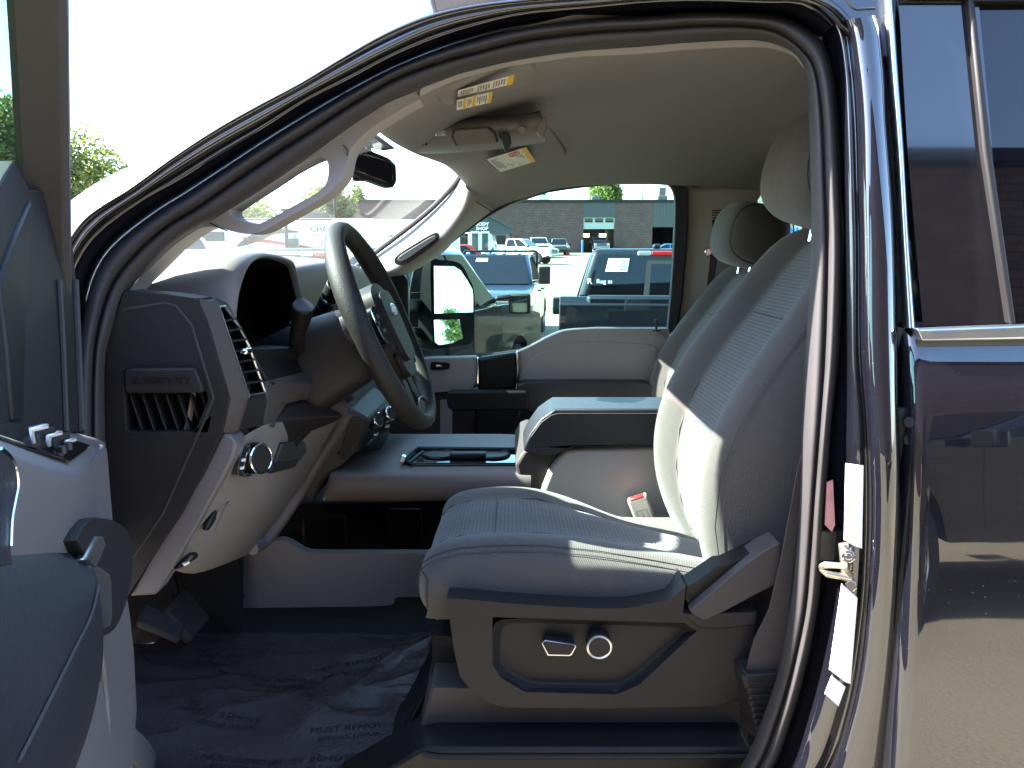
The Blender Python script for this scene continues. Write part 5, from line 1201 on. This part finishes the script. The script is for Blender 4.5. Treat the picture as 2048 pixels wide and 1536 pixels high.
        mm.box((c['x1'] - .08, sgn * (half + .18), c['z0'] + (.20 if tow else .02)), (.09, .24, .36 if tow else .22)); mo_ = mm.build('wing_mirror', M['darker'], V, bevel=.03, seg=3)
        MB().box((c['x1'] - .128, sgn * (half + .18), c['z0'] + (.20 if tow else .02)), (.006, .20, .31 if tow else .18)).build('mirror_glass', M['mirror'], mo_)
        for x in (xf, xrw): wheel(V, x, sgn * (half - .14), wr + .005, wr, .27)
    # front
    if pk or kind == 'suv':
        xg = top[1][0]
        gr = MB().box((xg + .005, 0, .98 if pk else .82), (.05, 1.25, .34 if pk else .16)).build('grille', M['darker'], V, bevel=.02)
        mb = MB()
        for k in range(3 if pk else 1): mb.box((xg + .035, 0, .87 + .11 * k if pk else .82), (.02, 1.2, .03))
        mb.box((xg + .03, -.63, .98 if pk else .82), (.03, .03, .34 if pk else .15)).box((xg + .03, .63, .98 if pk else .82), (.03, .03, .34 if pk else .15)); mb.build('grille_bar', M['chrome'], gr, bevel=.008)
        for sgn in (-1, 1): MB().box((xg - .05, sgn * (half - .18), .98 if pk else .85), (.18, .30, .30 if pk else .16)).build('headlight', M['clearlens'], V, bevel=.03)
        MB().box((xg + .03, 0, .66 if pk else .5), (.16, 1.9, .22)).build('front_bumper', M['chrome'] if pk else M['dark'], V, bevel=.05, seg=3)
    if pk:
        MB().box((-2.86, 0, 1.08), (.10, 1.56, .80)).build('tailgate', mp, V, bevel=.03)
        MB().box((-2.915, 0, 1.05), (.012, 1.0, .20)).build('tailgate_badge', M['dark'], V, bevel=.004)
        MB().box((-2.86, -.80, 1.05), (.09, .012, .7)).box((-2.915, .80, 1.05), (.008, .012, .7)).build('tailgate_seam', M['ink'], V)
        for sgn in (-1, 1):
            lt = MB().box((-2.85, sgn * (half - .10), 1.06), (.16, .20, .30)).build('tail_light', M['redlens'], V, bevel=.025)
            MB().box((-2.934, sgn * (half - .10), 1.06), (.01, .12, .07)).build('reverse_lamp', M['clearlens'], lt)
        MB().box((-2.98, 0, .62), (.18, 1.85, .2)).build('rear_bumper', M['chrome'], V, bevel=.04)
        MB().box((-1.9, 0, 1.472), (1.75, 1.66, .02)).build('bed_cover', M['void'], V)
        MB().box((c['rx0'] - .01, 0, c['z1'] - .055), (.04, .36, .05)).build('brake_lamp', M['redlens'], V, bevel=.01)
        for sgn in (-1, 1): MB().box((c['rx0'] - .01, sgn * .25, c['z1'] - .055), (.04, .13, .05)).build('cargo_lamp', M['clearlens'], V, bevel=.01)
        MB().box((c['rx0'] + .18, .12, c['z1'] + .02), (.14, .08, .06)).build('roof_antenna', mp, V, bevel=.02)
    if kind == 'car' or kind == 'suv':
        for sgn in (-1, 1): MB().box((top[-1][0] + .06, sgn * (half - .2), .9), (.1, .3, .16)).build('tail_light', M['redlens'], V, bevel=.03)
    if lights5:
        for k in range(5): MB().ell((c['rx1'] - .05, (-.56, -.22, 0, .22, .56)[k], c['z1'] + .015), (.07, .045, .03)).build('roof_marker', M['clearlens'], V)
    if rack:
        MB().bar((-.9, -.85, 2.02), (-.9, .85, 2.02), .05, .05).bar((-.95, -.85, 1.4), (-.9, -.85, 2.02), .05, .05).bar((-.95, .85, 1.4), (-.9, .85, 2.02), .05, .05).build('headache_rack', M['darker'], V, bevel=.01)
    V['fr'] = 0
    return V, dict(fw=fw, nw=nw, fr=fr, nr=nr2, c=c, pane=pane)
def at(px, Y): # on the lot under a bearing
    return Vector(((px - 1024) / FOC * Y * (_c + .10 * _s), Y, gz(Y)))
def place(x, y, **k): return Vector((x, y, gz(y)))
# dark F-series facing away on the right, its rear window to us
va, fa = vehicle('parked_pickup', 'pickup truck', 'dark pickup parked tail towards us with a paper sticker in its back glass', (1.645, 8.45, -.40), R(83.5), 'paint_dark')
va.rotation_euler.y = R(3.2)
fr, nr2, pane = fa['fr'], fa['nr'], fa['pane']
# coordinates on its back glass: u runs from its left to its right
pane('rear_slider', fr, nr2, [(.36,.10),(.64,.10),(.64,.80),(.36,.80)], M['ink'], .012); pane('slider_glass', fr, nr2, [(.39,.16),(.61,.16),(.61,.74),(.39,.74)], M['tint'], .016)
st_ = pane('price_sticker', fr, nr2, [(.12,.62),(.25,.62),(.25,.83),(.12,.83)], M['white'], .016, .004)
mb = MB()
for k in range(4): mb.poly([fr(u, v, .019) for u, v in ((.20,.65+.045*k),(.24,.65+.045*k),(.24,.67+.045*k),(.20,.67+.045*k))], -nr2 * .001)
mb.build('sticker_print', M['greyink'], st_, smooth=False)
xd = fr(.6, .5) - fr(.4, .5); yd = fr(.5, .6) - fr(.5, .4)
text('window_marker', 'R', va.matrix_basis.to_3x3() @ Vector((0,0,0)) + fr(.045, .46, .02), xd, yd, .085, M['white'], va); text('window_marker', 'Reg ss', fr(.13, .46, .02), xd, yd, .062, M['white'], va)
# near-black pickup with towing mirror, facing away on the left
vehicle('parked_pickup', 'pickup truck', 'near black pickup parked close beyond the passenger door mirror, blue sky on its roof', (-1.36, 7.75, -.36), R(74), 'paint_dark')
# navy heavy pickup facing us
vb, fb = vehicle('parked_pickup', 'pickup truck', 'navy pickup facing us with roof marker lamps, towing mirrors and a paper on its dashboard', (-.36, 17.3, -.44), R(-96), 'paint_navy', tow=True, lights5=True, rack=True)
fb['pane']('dash_paper', fb['fw'], fb['nw'], [(.10,.06),(.24,.06),(.24,.16),(.10,.16)], M['white'], .012, .004)
fb['pane']('dash_card', fb['fw'], fb['nw'], [(.13,.17),(.20,.17),(.20,.27),(.13,.27)], M['yellow'], .012, .004)
fb['pane']('windscreen_sticker', fb['fw'], fb['nw'], [(.28,.74),(.44,.74),(.44,.86),(.28,.86)], M['clearlens'], .012, .004)
# far lot
G1 = 'vehicles parked by the brick building'
def far(px, Y): return Vector(P(px, 505, Y)[:2] + (0,)) + Vector((0, 0, gz(Y)))
def farv(px, Y): 
    p = P(px, 505, Y); return (p.x, Y, gz(Y))
vehicle('parked_pickup', 'pickup truck', 'white pickup standing sideways in the middle of the far lot', farv(1040, 62), R(-25), 'paint_white', group=G1)
vehicle('parked_pickup', 'pickup truck', 'white pickup facing us just behind the sideways white one', farv(1076, 78), R(-85), 'paint_white', group=G1)
vehicle('parked_suv', 'car', 'grey green off-roader facing us in front of the brick wall', farv(1117, 86), R(-88), 'paint_green', kind='suv', group=G1)
vehicle('parked_car', 'car', 'red car whose roof shows left of the white shuttle bus', farv(926, 44), R(10), 'paint_red', kind='suv', group=G1)
vehicle('parked_car', 'car', 'blue car near the right-hand workshop bay', farv(1330, 70), R(170), 'paint_blue', kind='car', group=G1)
vehicle('parked_pickup', 'pickup truck', 'black pickup inside the open garage bay of the brick building', farv(1198, 99), R(-90), 'paint', group=G1)
# more vehicles seen through the windscreen
vehicle('parked_pickup', 'pickup truck', 'white pickup with pale windscreen seen low through the left of the windscreen', tuple(P(335, 560, 17).to_2d()) + (gz(17) + .35,), R(-62), 'paint_white', glassm='glassteal' if 'glassteal' in M else 'tint')
# ------------------------------------------------------------------ motorhomes, bus
def box_vehicle(name, cat, label, loc, head, L_, W_, H_, group=None):
    V = tag(empty(name, loc, head), label, cat, group)
    pr = [(L_/2,.7),(L_/2,1.3),(L_/2-.15,H_*.55),(L_/2-.35,H_-.25),(L_/2-.6,H_),(-L_/2+.15,H_),(-L_/2,H_-.2),(-L_/2,.5)]
    pr = arch_prof(pr, [(L_*.30,.45),(-L_*.28,.45)], .45, .52)
    MB().poly([Vector((x, -W_/2, z)) for x, z in pr], (0, W_, 0)).build('body', M['paint_white'], V, bevel=.12, seg=3, ang=30)
    for sx in (.30, -.28):
        for sy in (-1, 1): wheel(V, L_ * sx, sy * (W_/2 - .15), .46, .45, .28, False)
    return V
tealg = pbr('pale_window', (.04, .07, .07), .06, coat=1, var=(2, .3)); M['glassteal'] = tealg
swd = pbr('dark_swoosh', (.015, .02, .02), .3, coat=1, var=(3, .2)); swr = pbr('red_swoosh', (.30, .02, .018), .3, coat=1, var=(3, .2))
def side(V, y, nm, q, m, th=.02):
    return MB().poly([Vector((x, y, z)) for x, z in q], (0, math.copysign(th, y), 0)).build(nm, m, V, smooth=False)
rv = P(505, 470, 36)
RVo = box_vehicle('motorhome', 'motorhome', 'long white motorhome with red and dark swooshes and a roof air conditioner', (rv.x, 36, .1), R(4), 12.5, 2.5, 2.95)
yv = -1.255
side(RVo, yv, 'swoosh', cr([(-5.6,1.75),(-4.2,2.15),(-2.4,2.25),(-1.4,2.1),(-2.4,2.02),(-4.2,1.95)], 4, True), swr)
side(RVo, yv, 'swoosh', cr([(-.4,1.7),(.3,2.25),(1.2,2.5),(2.4,2.35),(1.3,2.25),(.6,1.95)], 4, True), swd)
side(RVo, yv, 'swoosh', cr([(.0,2.12),(1.6,1.92),(3.6,1.55),(3.8,1.42),(1.6,1.78),(.1,1.98)], 4, True), swr)
side(RVo, yv, 'swoosh', cr([(-.2,1.95),(.7,1.3),(1.4,.9),(.5,1.5)], 4, True), swd)
side(RVo, yv, 'swoosh', [(-4.9,2.75),(-4.5,2.75),(-3.6,1.3),(-3.8,1.3)], swd)
side(RVo, yv, 'swoosh', [(2.2,2.25),(3.2,2.2),(4.6,2.0),(4.4,2.1)], swd)
for x0, x1, z0, z1 in ((-2.3,-.9,1.95,2.35),(-2.2,-.8,1.28,1.42),(3.9,5.4,1.55,2.1)):
    w_ = side(RVo, yv, 'window', [(x0,z0),(x1,z0),(x1,z1),(x0,z1)], M['darker'], .015); MB().box(((x0+x1)/2, yv-.018, (z0+z1)/2), (x1-x0-.1, .01, z1-z0-.08)).build('pane', tealg, w_)
side(RVo, yv, 'roof_rail', [(-1.2,2.86),(5.6,2.86),(5.6,2.93),(-1.2,2.93)], swd, .06)
MB().poly([Vector((x, -.5, z)) for x, z in [(2.1,2.92),(2.15,3.25),(2.6,3.35),(3.5,3.2),(3.7,2.92)]], (0, 1, 0)).build('air_conditioner', M['dark'], RVo, bevel=.08, seg=3)
text('side_lettering', 'CHAT', (3.35, yv - .02, 2.47), (1, 0, 0), (0, 0, 1), .36, swd, RVo, ext=.004)
MB().box((2.15, yv - .35, 1.62), (.5, .2, .9)).bar((2.2, yv - .3, 2.0), (2.2, yv, 2.2), .06, .06).build('wing_mirror', tealg, RVo, bevel=.06)
rv2 = P(768, 520, 27)
RV2 = box_vehicle('motorhome', 'motorhome', 'white rounded motorhome whose front stands just beyond the steering wheel', (rv2.x + .2, 27, -.1), R(192), 6.8, 2.3, 2.72); RV2.scale.x = .68
side(RV2, 1.155, 'window', [(1.0,1.0),(2.6,1.0),(2.9,1.35),(2.3,1.95),(1.5,1.95)], tealg); 
MB().poly([Vector((3.42,-.95,1.32)), Vector((3.42,.95,1.32)), Vector((3.27,.9,2.0)), Vector((3.27,-.9,2.0))], (.03, 0, .01)).build('windscreen', tealg, RV2, smooth=False)
side(RV2, 1.155, 'swoosh', cr([(-2.9,1.3),(-1.6,1.9),(.2,2.2),(-1.5,2.05)], 3, True), swd)
vn = P(470, 560, 13)
VAN = box_vehicle('camper_van', 'van', 'white van with a large teal windscreen standing beyond the instrument hood', (vn.x - .9, 14.2, -.52), R(-8), 5.2, 1.9, 2.12)
MB().poly([Vector((1.2,-.97,1.38)), Vector((2.45,-.97,1.30)), Vector((2.25,-.97,1.72)), Vector((1.75,-.97,2.0)), Vector((1.25,-.97,2.0))], (0, -.02, 0)).build('side_window', tealg, VAN, smooth=False)
MB().poly([Vector((2.62,-.8,1.25)), Vector((2.62,.8,1.25)), Vector((2.36,.72,1.88)), Vector((2.36,-.72,1.88))], (.03, 0, .01)).build('windscreen', tealg, VAN, smooth=False)
bs = farv(893, 56)
BUS = box_vehicle('shuttle_bus', 'bus', 'white shuttle bus with glazed folding doors in front of the gabled workshop', bs, R(-4), 7.5, 2.4, 2.4)
for i in range(3):
    x = -2.6 + i * 1.5; w_ = side(BUS, -1.205, 'window', [(x,1.45),(x+1.3,1.45),(x+1.3,2.35),(x,2.35)], M['darker'], .015); MB().box((x + .65, -1.223, 1.9), (1.15, .01, .78)).build('pane', M['tint'], w_)
for x in (1.9, 2.6):
    d_ = side(BUS, -1.205, 'folding_door', [(x,.7),(x+.62,.7),(x+.62,2.5),(x,2.5)], M['cream'], .03); MB().box((x + .31, -1.24, 1.75), (.42, .01, 1.2)).build('pane', tealg, d_)
side(BUS, -1.205, 'stripe', [(2.9,.6),(3.6,.6),(3.5,1.5)], M['badge'])

# ------------------------------------------------------------------ buildings
YB = 100.0
z0b = gz(YB); top = P(1200, 405, YB).z
def bx(px): return P(px, 450, YB).x
BW = tag(empty('brick_building', (bx(1150), YB, z0b)), 'long low dark brown brick building with vehicle bays across the lot', 'building')
BO = Vector((bx(1150), YB, z0b))
def bbox(nm, x0, x1, za, zb_, y0, y1, m, par=BW, **k):
    return MB().box(Vector(((x0 + x1) / 2, (y0 + y1) / 2 + YB, (za + zb_) / 2)) - BO, (x1 - x0, y1 - y0, zb_ - za)).build(nm, m, par, smooth=False, **k)
zd = P(1200, 458, YB).z
for a, b_ in ((660, 1167), (1229, 1305), (1372, 1990)): bbox('wall', bx(a), bx(b_), z0b - 1, top, 0, 12, M['brick'])
ribm = pbr('ribbed_metal_cladding', (.06, .066, .072), .5, .2, var=(2, .15))
for a, b_, zz in ((1167, 1229, P(1200, 435, YB).z), (1305, 1372, P(1200, 454, YB).z)):
    pn = bbox('metal_cladding', bx(a), bx(b_), zz, top, .02, 12, ribm)
    nrib = int((bx(b_) - bx(a)) / .42)
    mb = MB()
    for i in range(nrib): mb.box(Vector((bx(a) + .2 + i * .42, YB - .02, (zz + top) / 2)) - BO, (.12, .08, top - zz - .1))
    mb.build('cladding_rib', ribm, pn)
dm = pbr('pale_green_door', (.34, .38, .33), .5, var=(2, .1))
od = bbox('overhead_door', bx(1166), bx(1229.5), P(1200, 458, YB).z, P(1200, 435, YB).z, .1, .2, dm)
for i in range(3):
    w = (bx(1229) - bx(1167)) / 3; x = bx(1167) + w * i
    bbox('pane', x + .15, x + w - .15, P(1200, 444.5, YB).z, P(1200, 436.5, YB).z, .05, .11, M['tint'], od)
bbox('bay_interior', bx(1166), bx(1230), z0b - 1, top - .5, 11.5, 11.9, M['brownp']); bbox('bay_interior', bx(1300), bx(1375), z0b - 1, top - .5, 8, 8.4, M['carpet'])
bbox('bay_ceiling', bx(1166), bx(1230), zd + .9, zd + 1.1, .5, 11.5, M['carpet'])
lampm = pbr('lit_lamp', (.9, .85, .7), .5, emit=((1, .93, .75), 1.6), var=(1, .02))
for a in (1185, 1223): bbox('bay_lamp', bx(a - 8), bx(a + 8), P(1200, 471, YB).z, P(1200, 464, YB).z, 9, 9.2, lampm)
bbox('parapet_cap', bx(655), bx(1995), top, top + .35, -.15, 12.2, M['dark'])
for px, s in ((1089, 1.0), (1197, .8), (1334, .9)):
    o = tag(empty('rooftop_unit', (bx(px), YB + 4, top)), {1089: 'small pale rooftop unit above the bare brick stretch', 1197: 'pale rooftop unit in front of the tree', 1334: 'tall pale rooftop vent above the right-hand bay'}[px], 'rooftop unit', 'rooftop units on the brick building')
    MB().box((0, 0, s * .6), (s * 1.4, s * 1.3, s * 1.2)).build('casing', M['satin'] if s > .95 else M['pale'], o, bevel=.05)
    if s == .9: MB().box((0, 0, 1.6), (.9, .8, 1.1)).build('cowl', M['pale'], o, bevel=.05)
    else: MB().cyl((0, 0, s * 1.2), (0, 0, s * 1.35), .4).build('fan_guard', M['dark'], o)
def bollard(p, label, h=1.1, r=.11):
    o = tag(empty('bollard', p), label, 'bollard', 'blue steel bollards')
    MB().lathe([(r, 0), (r, h - r * .8), (r * .8, h - .03), (0, h)], 16).build('post', bm_, o); MB().lathe([(r * 1.25, 0), (r * 1.25, .03), (r, .04)], 16).build('foot', M['dark'], o)
bm_ = pbr('blue_post_paint', (.02, .13, .42), .4, var=(5, .15))
bollard((bx(1164), YB - 1.2, gz(YB)), 'blue bollard at the left jamb of the open garage bay', 1.6, .16)
# person crouching by the far off-roader
PE3 = tag(empty('person', farv(1139, 84)), 'person in a red top crouching beside the grey green off-roader', 'person')
def skin_body(name, joints, edges, rad, mat, parent, root=0):
    me = bpy.data.meshes.new(name); me.from_pydata(joints, edges, []); me.materials.append(mat)
    o = bpy.data.objects.new(name, me); put(o, parent)
    s = o.modifiers.new('k', 'SKIN'); 
    for i, r in enumerate(rad): me.skin_vertices[0].data[i].radius = (r, r)
    me.skin_vertices[0].data[root].use_root = True
    u = o.modifiers.new('d', 'SUBSURF'); u.levels = 1; u.render_levels = 2
    return o
cl_ = pbr('red_cloth', (.45, .06, .04), .9, var=(8, .2)); sk_ = pbr('skin', (.5, .3, .22), .5, var=(8, .1)); tr_ = pbr('dark_cloth', (.03, .03, .04), .9, var=(8, .2))
bd = skin_body('body', [(0,0,.5),(-.05,0,.75),(-.12,0,1.0),(-.18,0,1.12),(-.3,-.18,1.0),(-.45,-.2,.75),(-.62,-.15,.7),(-.3,.18,1.0),(-.45,.2,.75),(-.62,.12,.65),(-.3,-.12,.45),(-.28,-.14,.08),(-.42,-.14,.05),(-.25,.12,.5),(.05,.14,.15),(-.08,.14,.04)],
   [(0,1),(1,2),(2,3),(2,4),(4,5),(5,6),(2,7),(7,8),(8,9),(0,10),(10,11),(11,12),(0,13),(13,14),(14,15)], [.16,.17,.17,.07,.075,.05,.04,.075,.05,.04,.085,.05,.04,.085,.05,.04], cl_, PE3)
MB().ell((-.24, 0, 1.25), (.10, .085, .13)).ell((-.335, 0, 1.24), (.02, .015, .02)).ell((-.24,.09,1.25), (.02,.012,.03)).ell((-.24,-.09,1.25), (.02,.012,.03)).build('head', sk_, PE3); MB().ell((-.225, 0, 1.29), (.11, .095, .11)).build('hair', tr_, PE3)
# gabled body shop
YS = 78.0
def sx_(px): return P(px, 470, YS).x
SO = Vector((sx_(930), YS, gz(YS)))
BS = tag(empty('body_shop', SO), 'gabled blue grey body shop with white lettering and pale lower walls', 'building')
za = P(930, 467, YS).z; zr = P(950, 412, YS).z; ze = P(1022, 457, YS).z
mb = MB(); mb.poly([Vector((sx_(1019), YS, gz(YS) - 1)) - SO, Vector((sx_(1019), YS, za)) - SO, Vector((sx_(860), YS, za)) - SO, Vector((sx_(860), YS, gz(YS) - 1)) - SO], (0, 14, 0)); mb.build('wall', M['pale'], BS, smooth=False)
gbm = pbr('blue_grey_cladding', (.035, .045, .055), .6, var=(2, .15))
mb = MB(); mb.poly([Vector((x, YS - .15, z)) - SO for x, z in ((sx_(1023), za), (sx_(1023), ze), (sx_(940), zr), (sx_(850), ze), (sx_(850), za))], (0, 14.5, 0)); mb.build('gable', gbm, BS, smooth=False)
mb = MB(); mb.bar(Vector((sx_(1026), YS - .3, ze)) - SO, Vector((sx_(940), YS - .3, zr + .05)) - SO, .3, .18).bar(Vector((sx_(850), YS - .3, ze)) - SO, Vector((sx_(940), YS - .3, zr + .05)) - SO, .3, .18); mb.build('roof_edge', gbm, BS)
text('sign_lettering', 'BODY', Vector((sx_(964.5), YS - .2, P(960, 448.5, YS).z)) - SO, (1, 0, 0), (0, 0, 1), .46, M['white'], BS, ext=.03, sx=1.05, bold=.012)
text('sign_lettering', 'SHOP', Vector((sx_(964.5), YS - .2, P(960, 457.5, YS).z)) - SO, (1, 0, 0), (0, 0, 1), .46, M['white'], BS, ext=.03, sx=1.05, bold=.012)
MB().box(Vector((sx_(1002), YS - .05, gz(YS) + 1.1)) - SO, (.9, .1, 2.1)).build('door', M['dark'], BS)
# service building close on the right, blue bollards in front
YV = 24.0
vx = lambda px: P(px, 450, YV).x
VO = Vector((vx(1560), YV, gz(YV)))
SB = tag(empty('service_building', VO), 'pale green service building with dark bays seen past the headrests', 'building')
palegreen = pbr('pale_green_render', (.46, .48, .36), .8, var=(1.5, .12))
def sbox(nm, px0, px1, za_, zb_, y0, y1, m, par=SB): return MB().box(Vector(((vx(px0) + vx(px1)) / 2, YV + (y0 + y1) / 2, (za_ + zb_) / 2)) - VO, (vx(px1) - vx(px0), y1 - y0, zb_ - za_)).build(nm, m, par, smooth=False)
zg = gz(YV) - .3
for a, b_ in ((1480, 1527), (1536, 1549), (1588, 1604), (1640, 1700)): sbox('pier', a, b_, zg, 7, 0, .8, palegreen)
sbox('wall', 1520, 1562, zg + 1.9, 7, .2, .9, palegreen)
sbox('drainpipe', 1527, 1536, zg, 7, -.15, .1, M['pale'])
sbox('back_wall', 1480, 2000, zg, 7, 5, 5.3, M['dark']); sbox('lintel', 1500, 2000, 3.6, 7, .3, .9, palegreen)
wn_ = sbox('window', 1533, 1549, P(1540, 466, YV).z, P(1540, 447, YV).z, -.05, .1, M['cream']); 
for k in range(2): sbox('pane', 1534.5 + k * 7, 1540 + k * 7, P(1540, 464, YV).z, P(1540, 449, YV).z, -.08, 0, M['tint'], wn_)
sbox('door', 1549, 1557, zg, P(1540, 455, YV).z, .1, .25, M['cream'])
sbox('kerb', 1500, 1700, zg, P(1540, 527, YV).z, -2.2, -.1, M['cream'])
for px, l in ((1539, 'first blue bollard beside the passenger headrest'), (1548, 'second blue bollard beside the passenger headrest'), (1578, 'blue bollard left of the pale pier behind the driver headrest'), (1592, 'blue bollard in front of the pale pier behind the driver headrest')):
    bollard((vx(px) * .93, YV * .93, P(1540, 520, YV * .93).z - .3), l, 1.25, .085)
# brick building and a dark pickup across the aisle behind the camera
B2 = tag(empty('brick_building', (6, -13.5, 0)), 'brown brick building mirrored in the rear door', 'building')
MB().box((0, -2, 4.8), (46, 4, 9.6)).build('wall', M['brick2'], B2, smooth=False); MB().box((0, -1.9, 9.75), (46.4, 4.4, .3)).build('parapet_cap', M['dark'], B2)
mb = MB()
for x in (-2, 3, 7.5): mb.box((x, .02, 1.5), (2.2, .06, 2.6))
mb.build('door', M['darker'], B2)
vehicle('parked_pickup', 'pickup truck', 'black pickup mirrored in the rear door of the open truck', (4.0, -3.9, 0), R(178), 'paint')
# poles
for px, Y, zt2, l in ((672, 60, P(672, 355, 60).z, 'slim lamp post left of the rear view mirror'), (1283, 108, P(1283, 330, 108).z, 'slim lamp post above the brick building'), (1052, 108, P(1052, 380, 108).z, 'short thin mast on the brick building roofline'), (573, 33, P(573, 420, 33).z, 'thin post in front of the swooshed motorhome')):
    p = P(px, 480, Y); o = tag(empty('lamp_post', (p.x, Y, gz(Y))), l, 'lamp post', 'lamp posts around the lot')
    MB().cyl((0, 0, 0), (0, 0, zt2 - gz(Y)), .10, .07, n=10).build('pole', M['dark'], o); MB().box((.3, 0, zt2 - gz(Y)), (.9, .3, .14)).build('lamp_head', M['dark'], o, bevel=.03)
# ------------------------------------------------------------------ trees
leafm = []
for i, c3 in enumerate(((.12, .15, .045), (.17, .19, .05), (.085, .115, .045), (.22, .20, .05))):
    m = pbr('leaf_%s' % ('mid', 'bright', 'deep', 'yellow')[i], c3, .6, var=(1.5, .35)); N, L = nt(m); b = N['Principled BSDF']
    tl = N.new('ShaderNodeBsdfTranslucent'); tl.inputs[0].default_value = (c3[0] * 1.6, c3[1] * 1.7, c3[2], 1); mx = N.new('ShaderNodeMixShader'); mx.inputs[0].default_value = .4
    L.new(b.outputs[0], mx.inputs[1]); L.new(tl.outputs[0], mx.inputs[2]); L.new(mx.outputs[0], N['Material Output'].inputs['Surface']); leafm.append(m)
bark = pbr('bark', (.09, .07, .05), .9, bump=(12, .8, .03), var=(6, .3))
def tree(name, label, base, h, rx, ry, n, ls, seed, mats=(0, 1, 2), crown0=.35, group='trees around the lot'):
    rr = random.Random(seed); o = tag(empty(name, base), label, 'tree', group)
    mb = MB(); mb.tube([(0,0,-.2),(.1,.05,h*.25),(.0,.1,h*.5),(.1,0,h*.8)], h*.028, 8, rf=lambda t: 1.2 - t * .9)
    cl = []
    for i in range(16):
        a = rr.uniform(0, 6.28); q = rr.random() ** .5; zz = rr.uniform(-1, 1)
        c = Vector((rx * .72 * q * math.cos(a) * math.sqrt(1 - zz * zz * .7), ry * .72 * q * math.sin(a) * math.sqrt(1 - zz * zz * .7), h * (crown0 + (1 - crown0) * .5) + zz * h * (1 - crown0) * .40)); cl.append((c, rr.uniform(.24, .42)))
        if i < 9: mb.tube([(0, .08, h * rr.uniform(.3, .5)), c * .5 + Vector((0, 0, h * .25)), c], h * .010, 5, rf=lambda t: 1.3 - t)
    mb.build('trunk', bark, o)
    vs = []; fs = []; mi = []
    for i in range(n):
        c, s = rr.choice(cl); d = Vector((rr.gauss(0, 1), rr.gauss(0, 1), rr.gauss(0, 1))).normalized() * (rr.random() ** .4)
        p = c + Vector((d.x * rx * s * 1.3, d.y * ry * s * 1.3, d.z * h * .18 * (s / .33)))
        x = Vector((rr.gauss(0, 1), rr.gauss(0, 1), rr.gauss(0, .6))).normalized(); y = x.orthogonal().normalized(); y = (Matrix.Rotation(rr.uniform(0, 6.28), 3, x) @ y); w = ls * rr.uniform(.6, 1.3)
        k = len(vs); vs += [p - x * w, p + y * w * .45 - x * w * .1, p + x * w, p - y * w * .45 + x * w * .1]; fs.append((k, k + 1, k + 2, k + 3)); mi.append(rr.choice((0, 0, 1, 1, 2)))
    mk('crown', vs, fs, [leafm[m] for m in mats], o, smooth=False, midx=mi)
    return o
def tbase(px, Y): p = P(px, 480, Y); return (p.x, Y, gz(Y))
def th(py, Y): return P(1024, py, Y).z - gz(Y)
tree('tree', 'leafy tree seen between the open door and the windscreen pillar', tbase(130, 26), th(270, 26), 2.3, 2.3, 11000, .10, 1, (2, 0, 1))
tree('tree', 'small yellow green tree beside the windscreen pillar foot', tbase(212, 34), th(345, 34), 2.0, 2.0, 8000, .11, 2, (1, 3, 0), .2)
tree('tree', 'tall dark tree behind the glass of the open door', tbase(-15, 24), th(210, 24), 1.9, 2.2, 9000, .11, 3, (2, 2, 0))
tree('tree', 'yellow green tree showing through the pillar grab handle', tbase(480, 70), th(395, 70), 3.6, 3, 4200, .3, 4, (1, 3, 0), .1)
tree('tree', 'bright yellow green tree behind the motorhome roof unit', tbase(668, 75), th(372, 75), 3.2, 3, 4800, .3, 5, (3, 1, 0), .1)
tree('tree', 'slim green tree under the rear view mirror', tbase(722, 110), th(380, 110), 1.6, 2, 2200, .3, 6, (1, 0, 2), .2)
tree('tree', 'low yellow green tree left of the lamp post', tbase(610, 80), th(405, 80), 3.2, 3, 3200, .3, 9, (1, 0, 3), .1)
tree('tree', 'rounded green tree rising behind the brick building', tbase(1216, 125), th(368, 125), 3.9, 3.5, 9000, .30, 7, (0, 1, 2), .5)
tree('tree', 'spreading tree mirrored in the passenger door mirror', (88, 5.6, gz(5.6)), 5.9, 1.8, 1.8, 3000, .2, 8, (1, 0, 2))
tree('tree', 'shorter tree mirrored in the passenger door mirror', (92, 9.2, gz(9)), 4.6, 1.6, 1.6, 2000, .24, 11, (1, 0, 2))
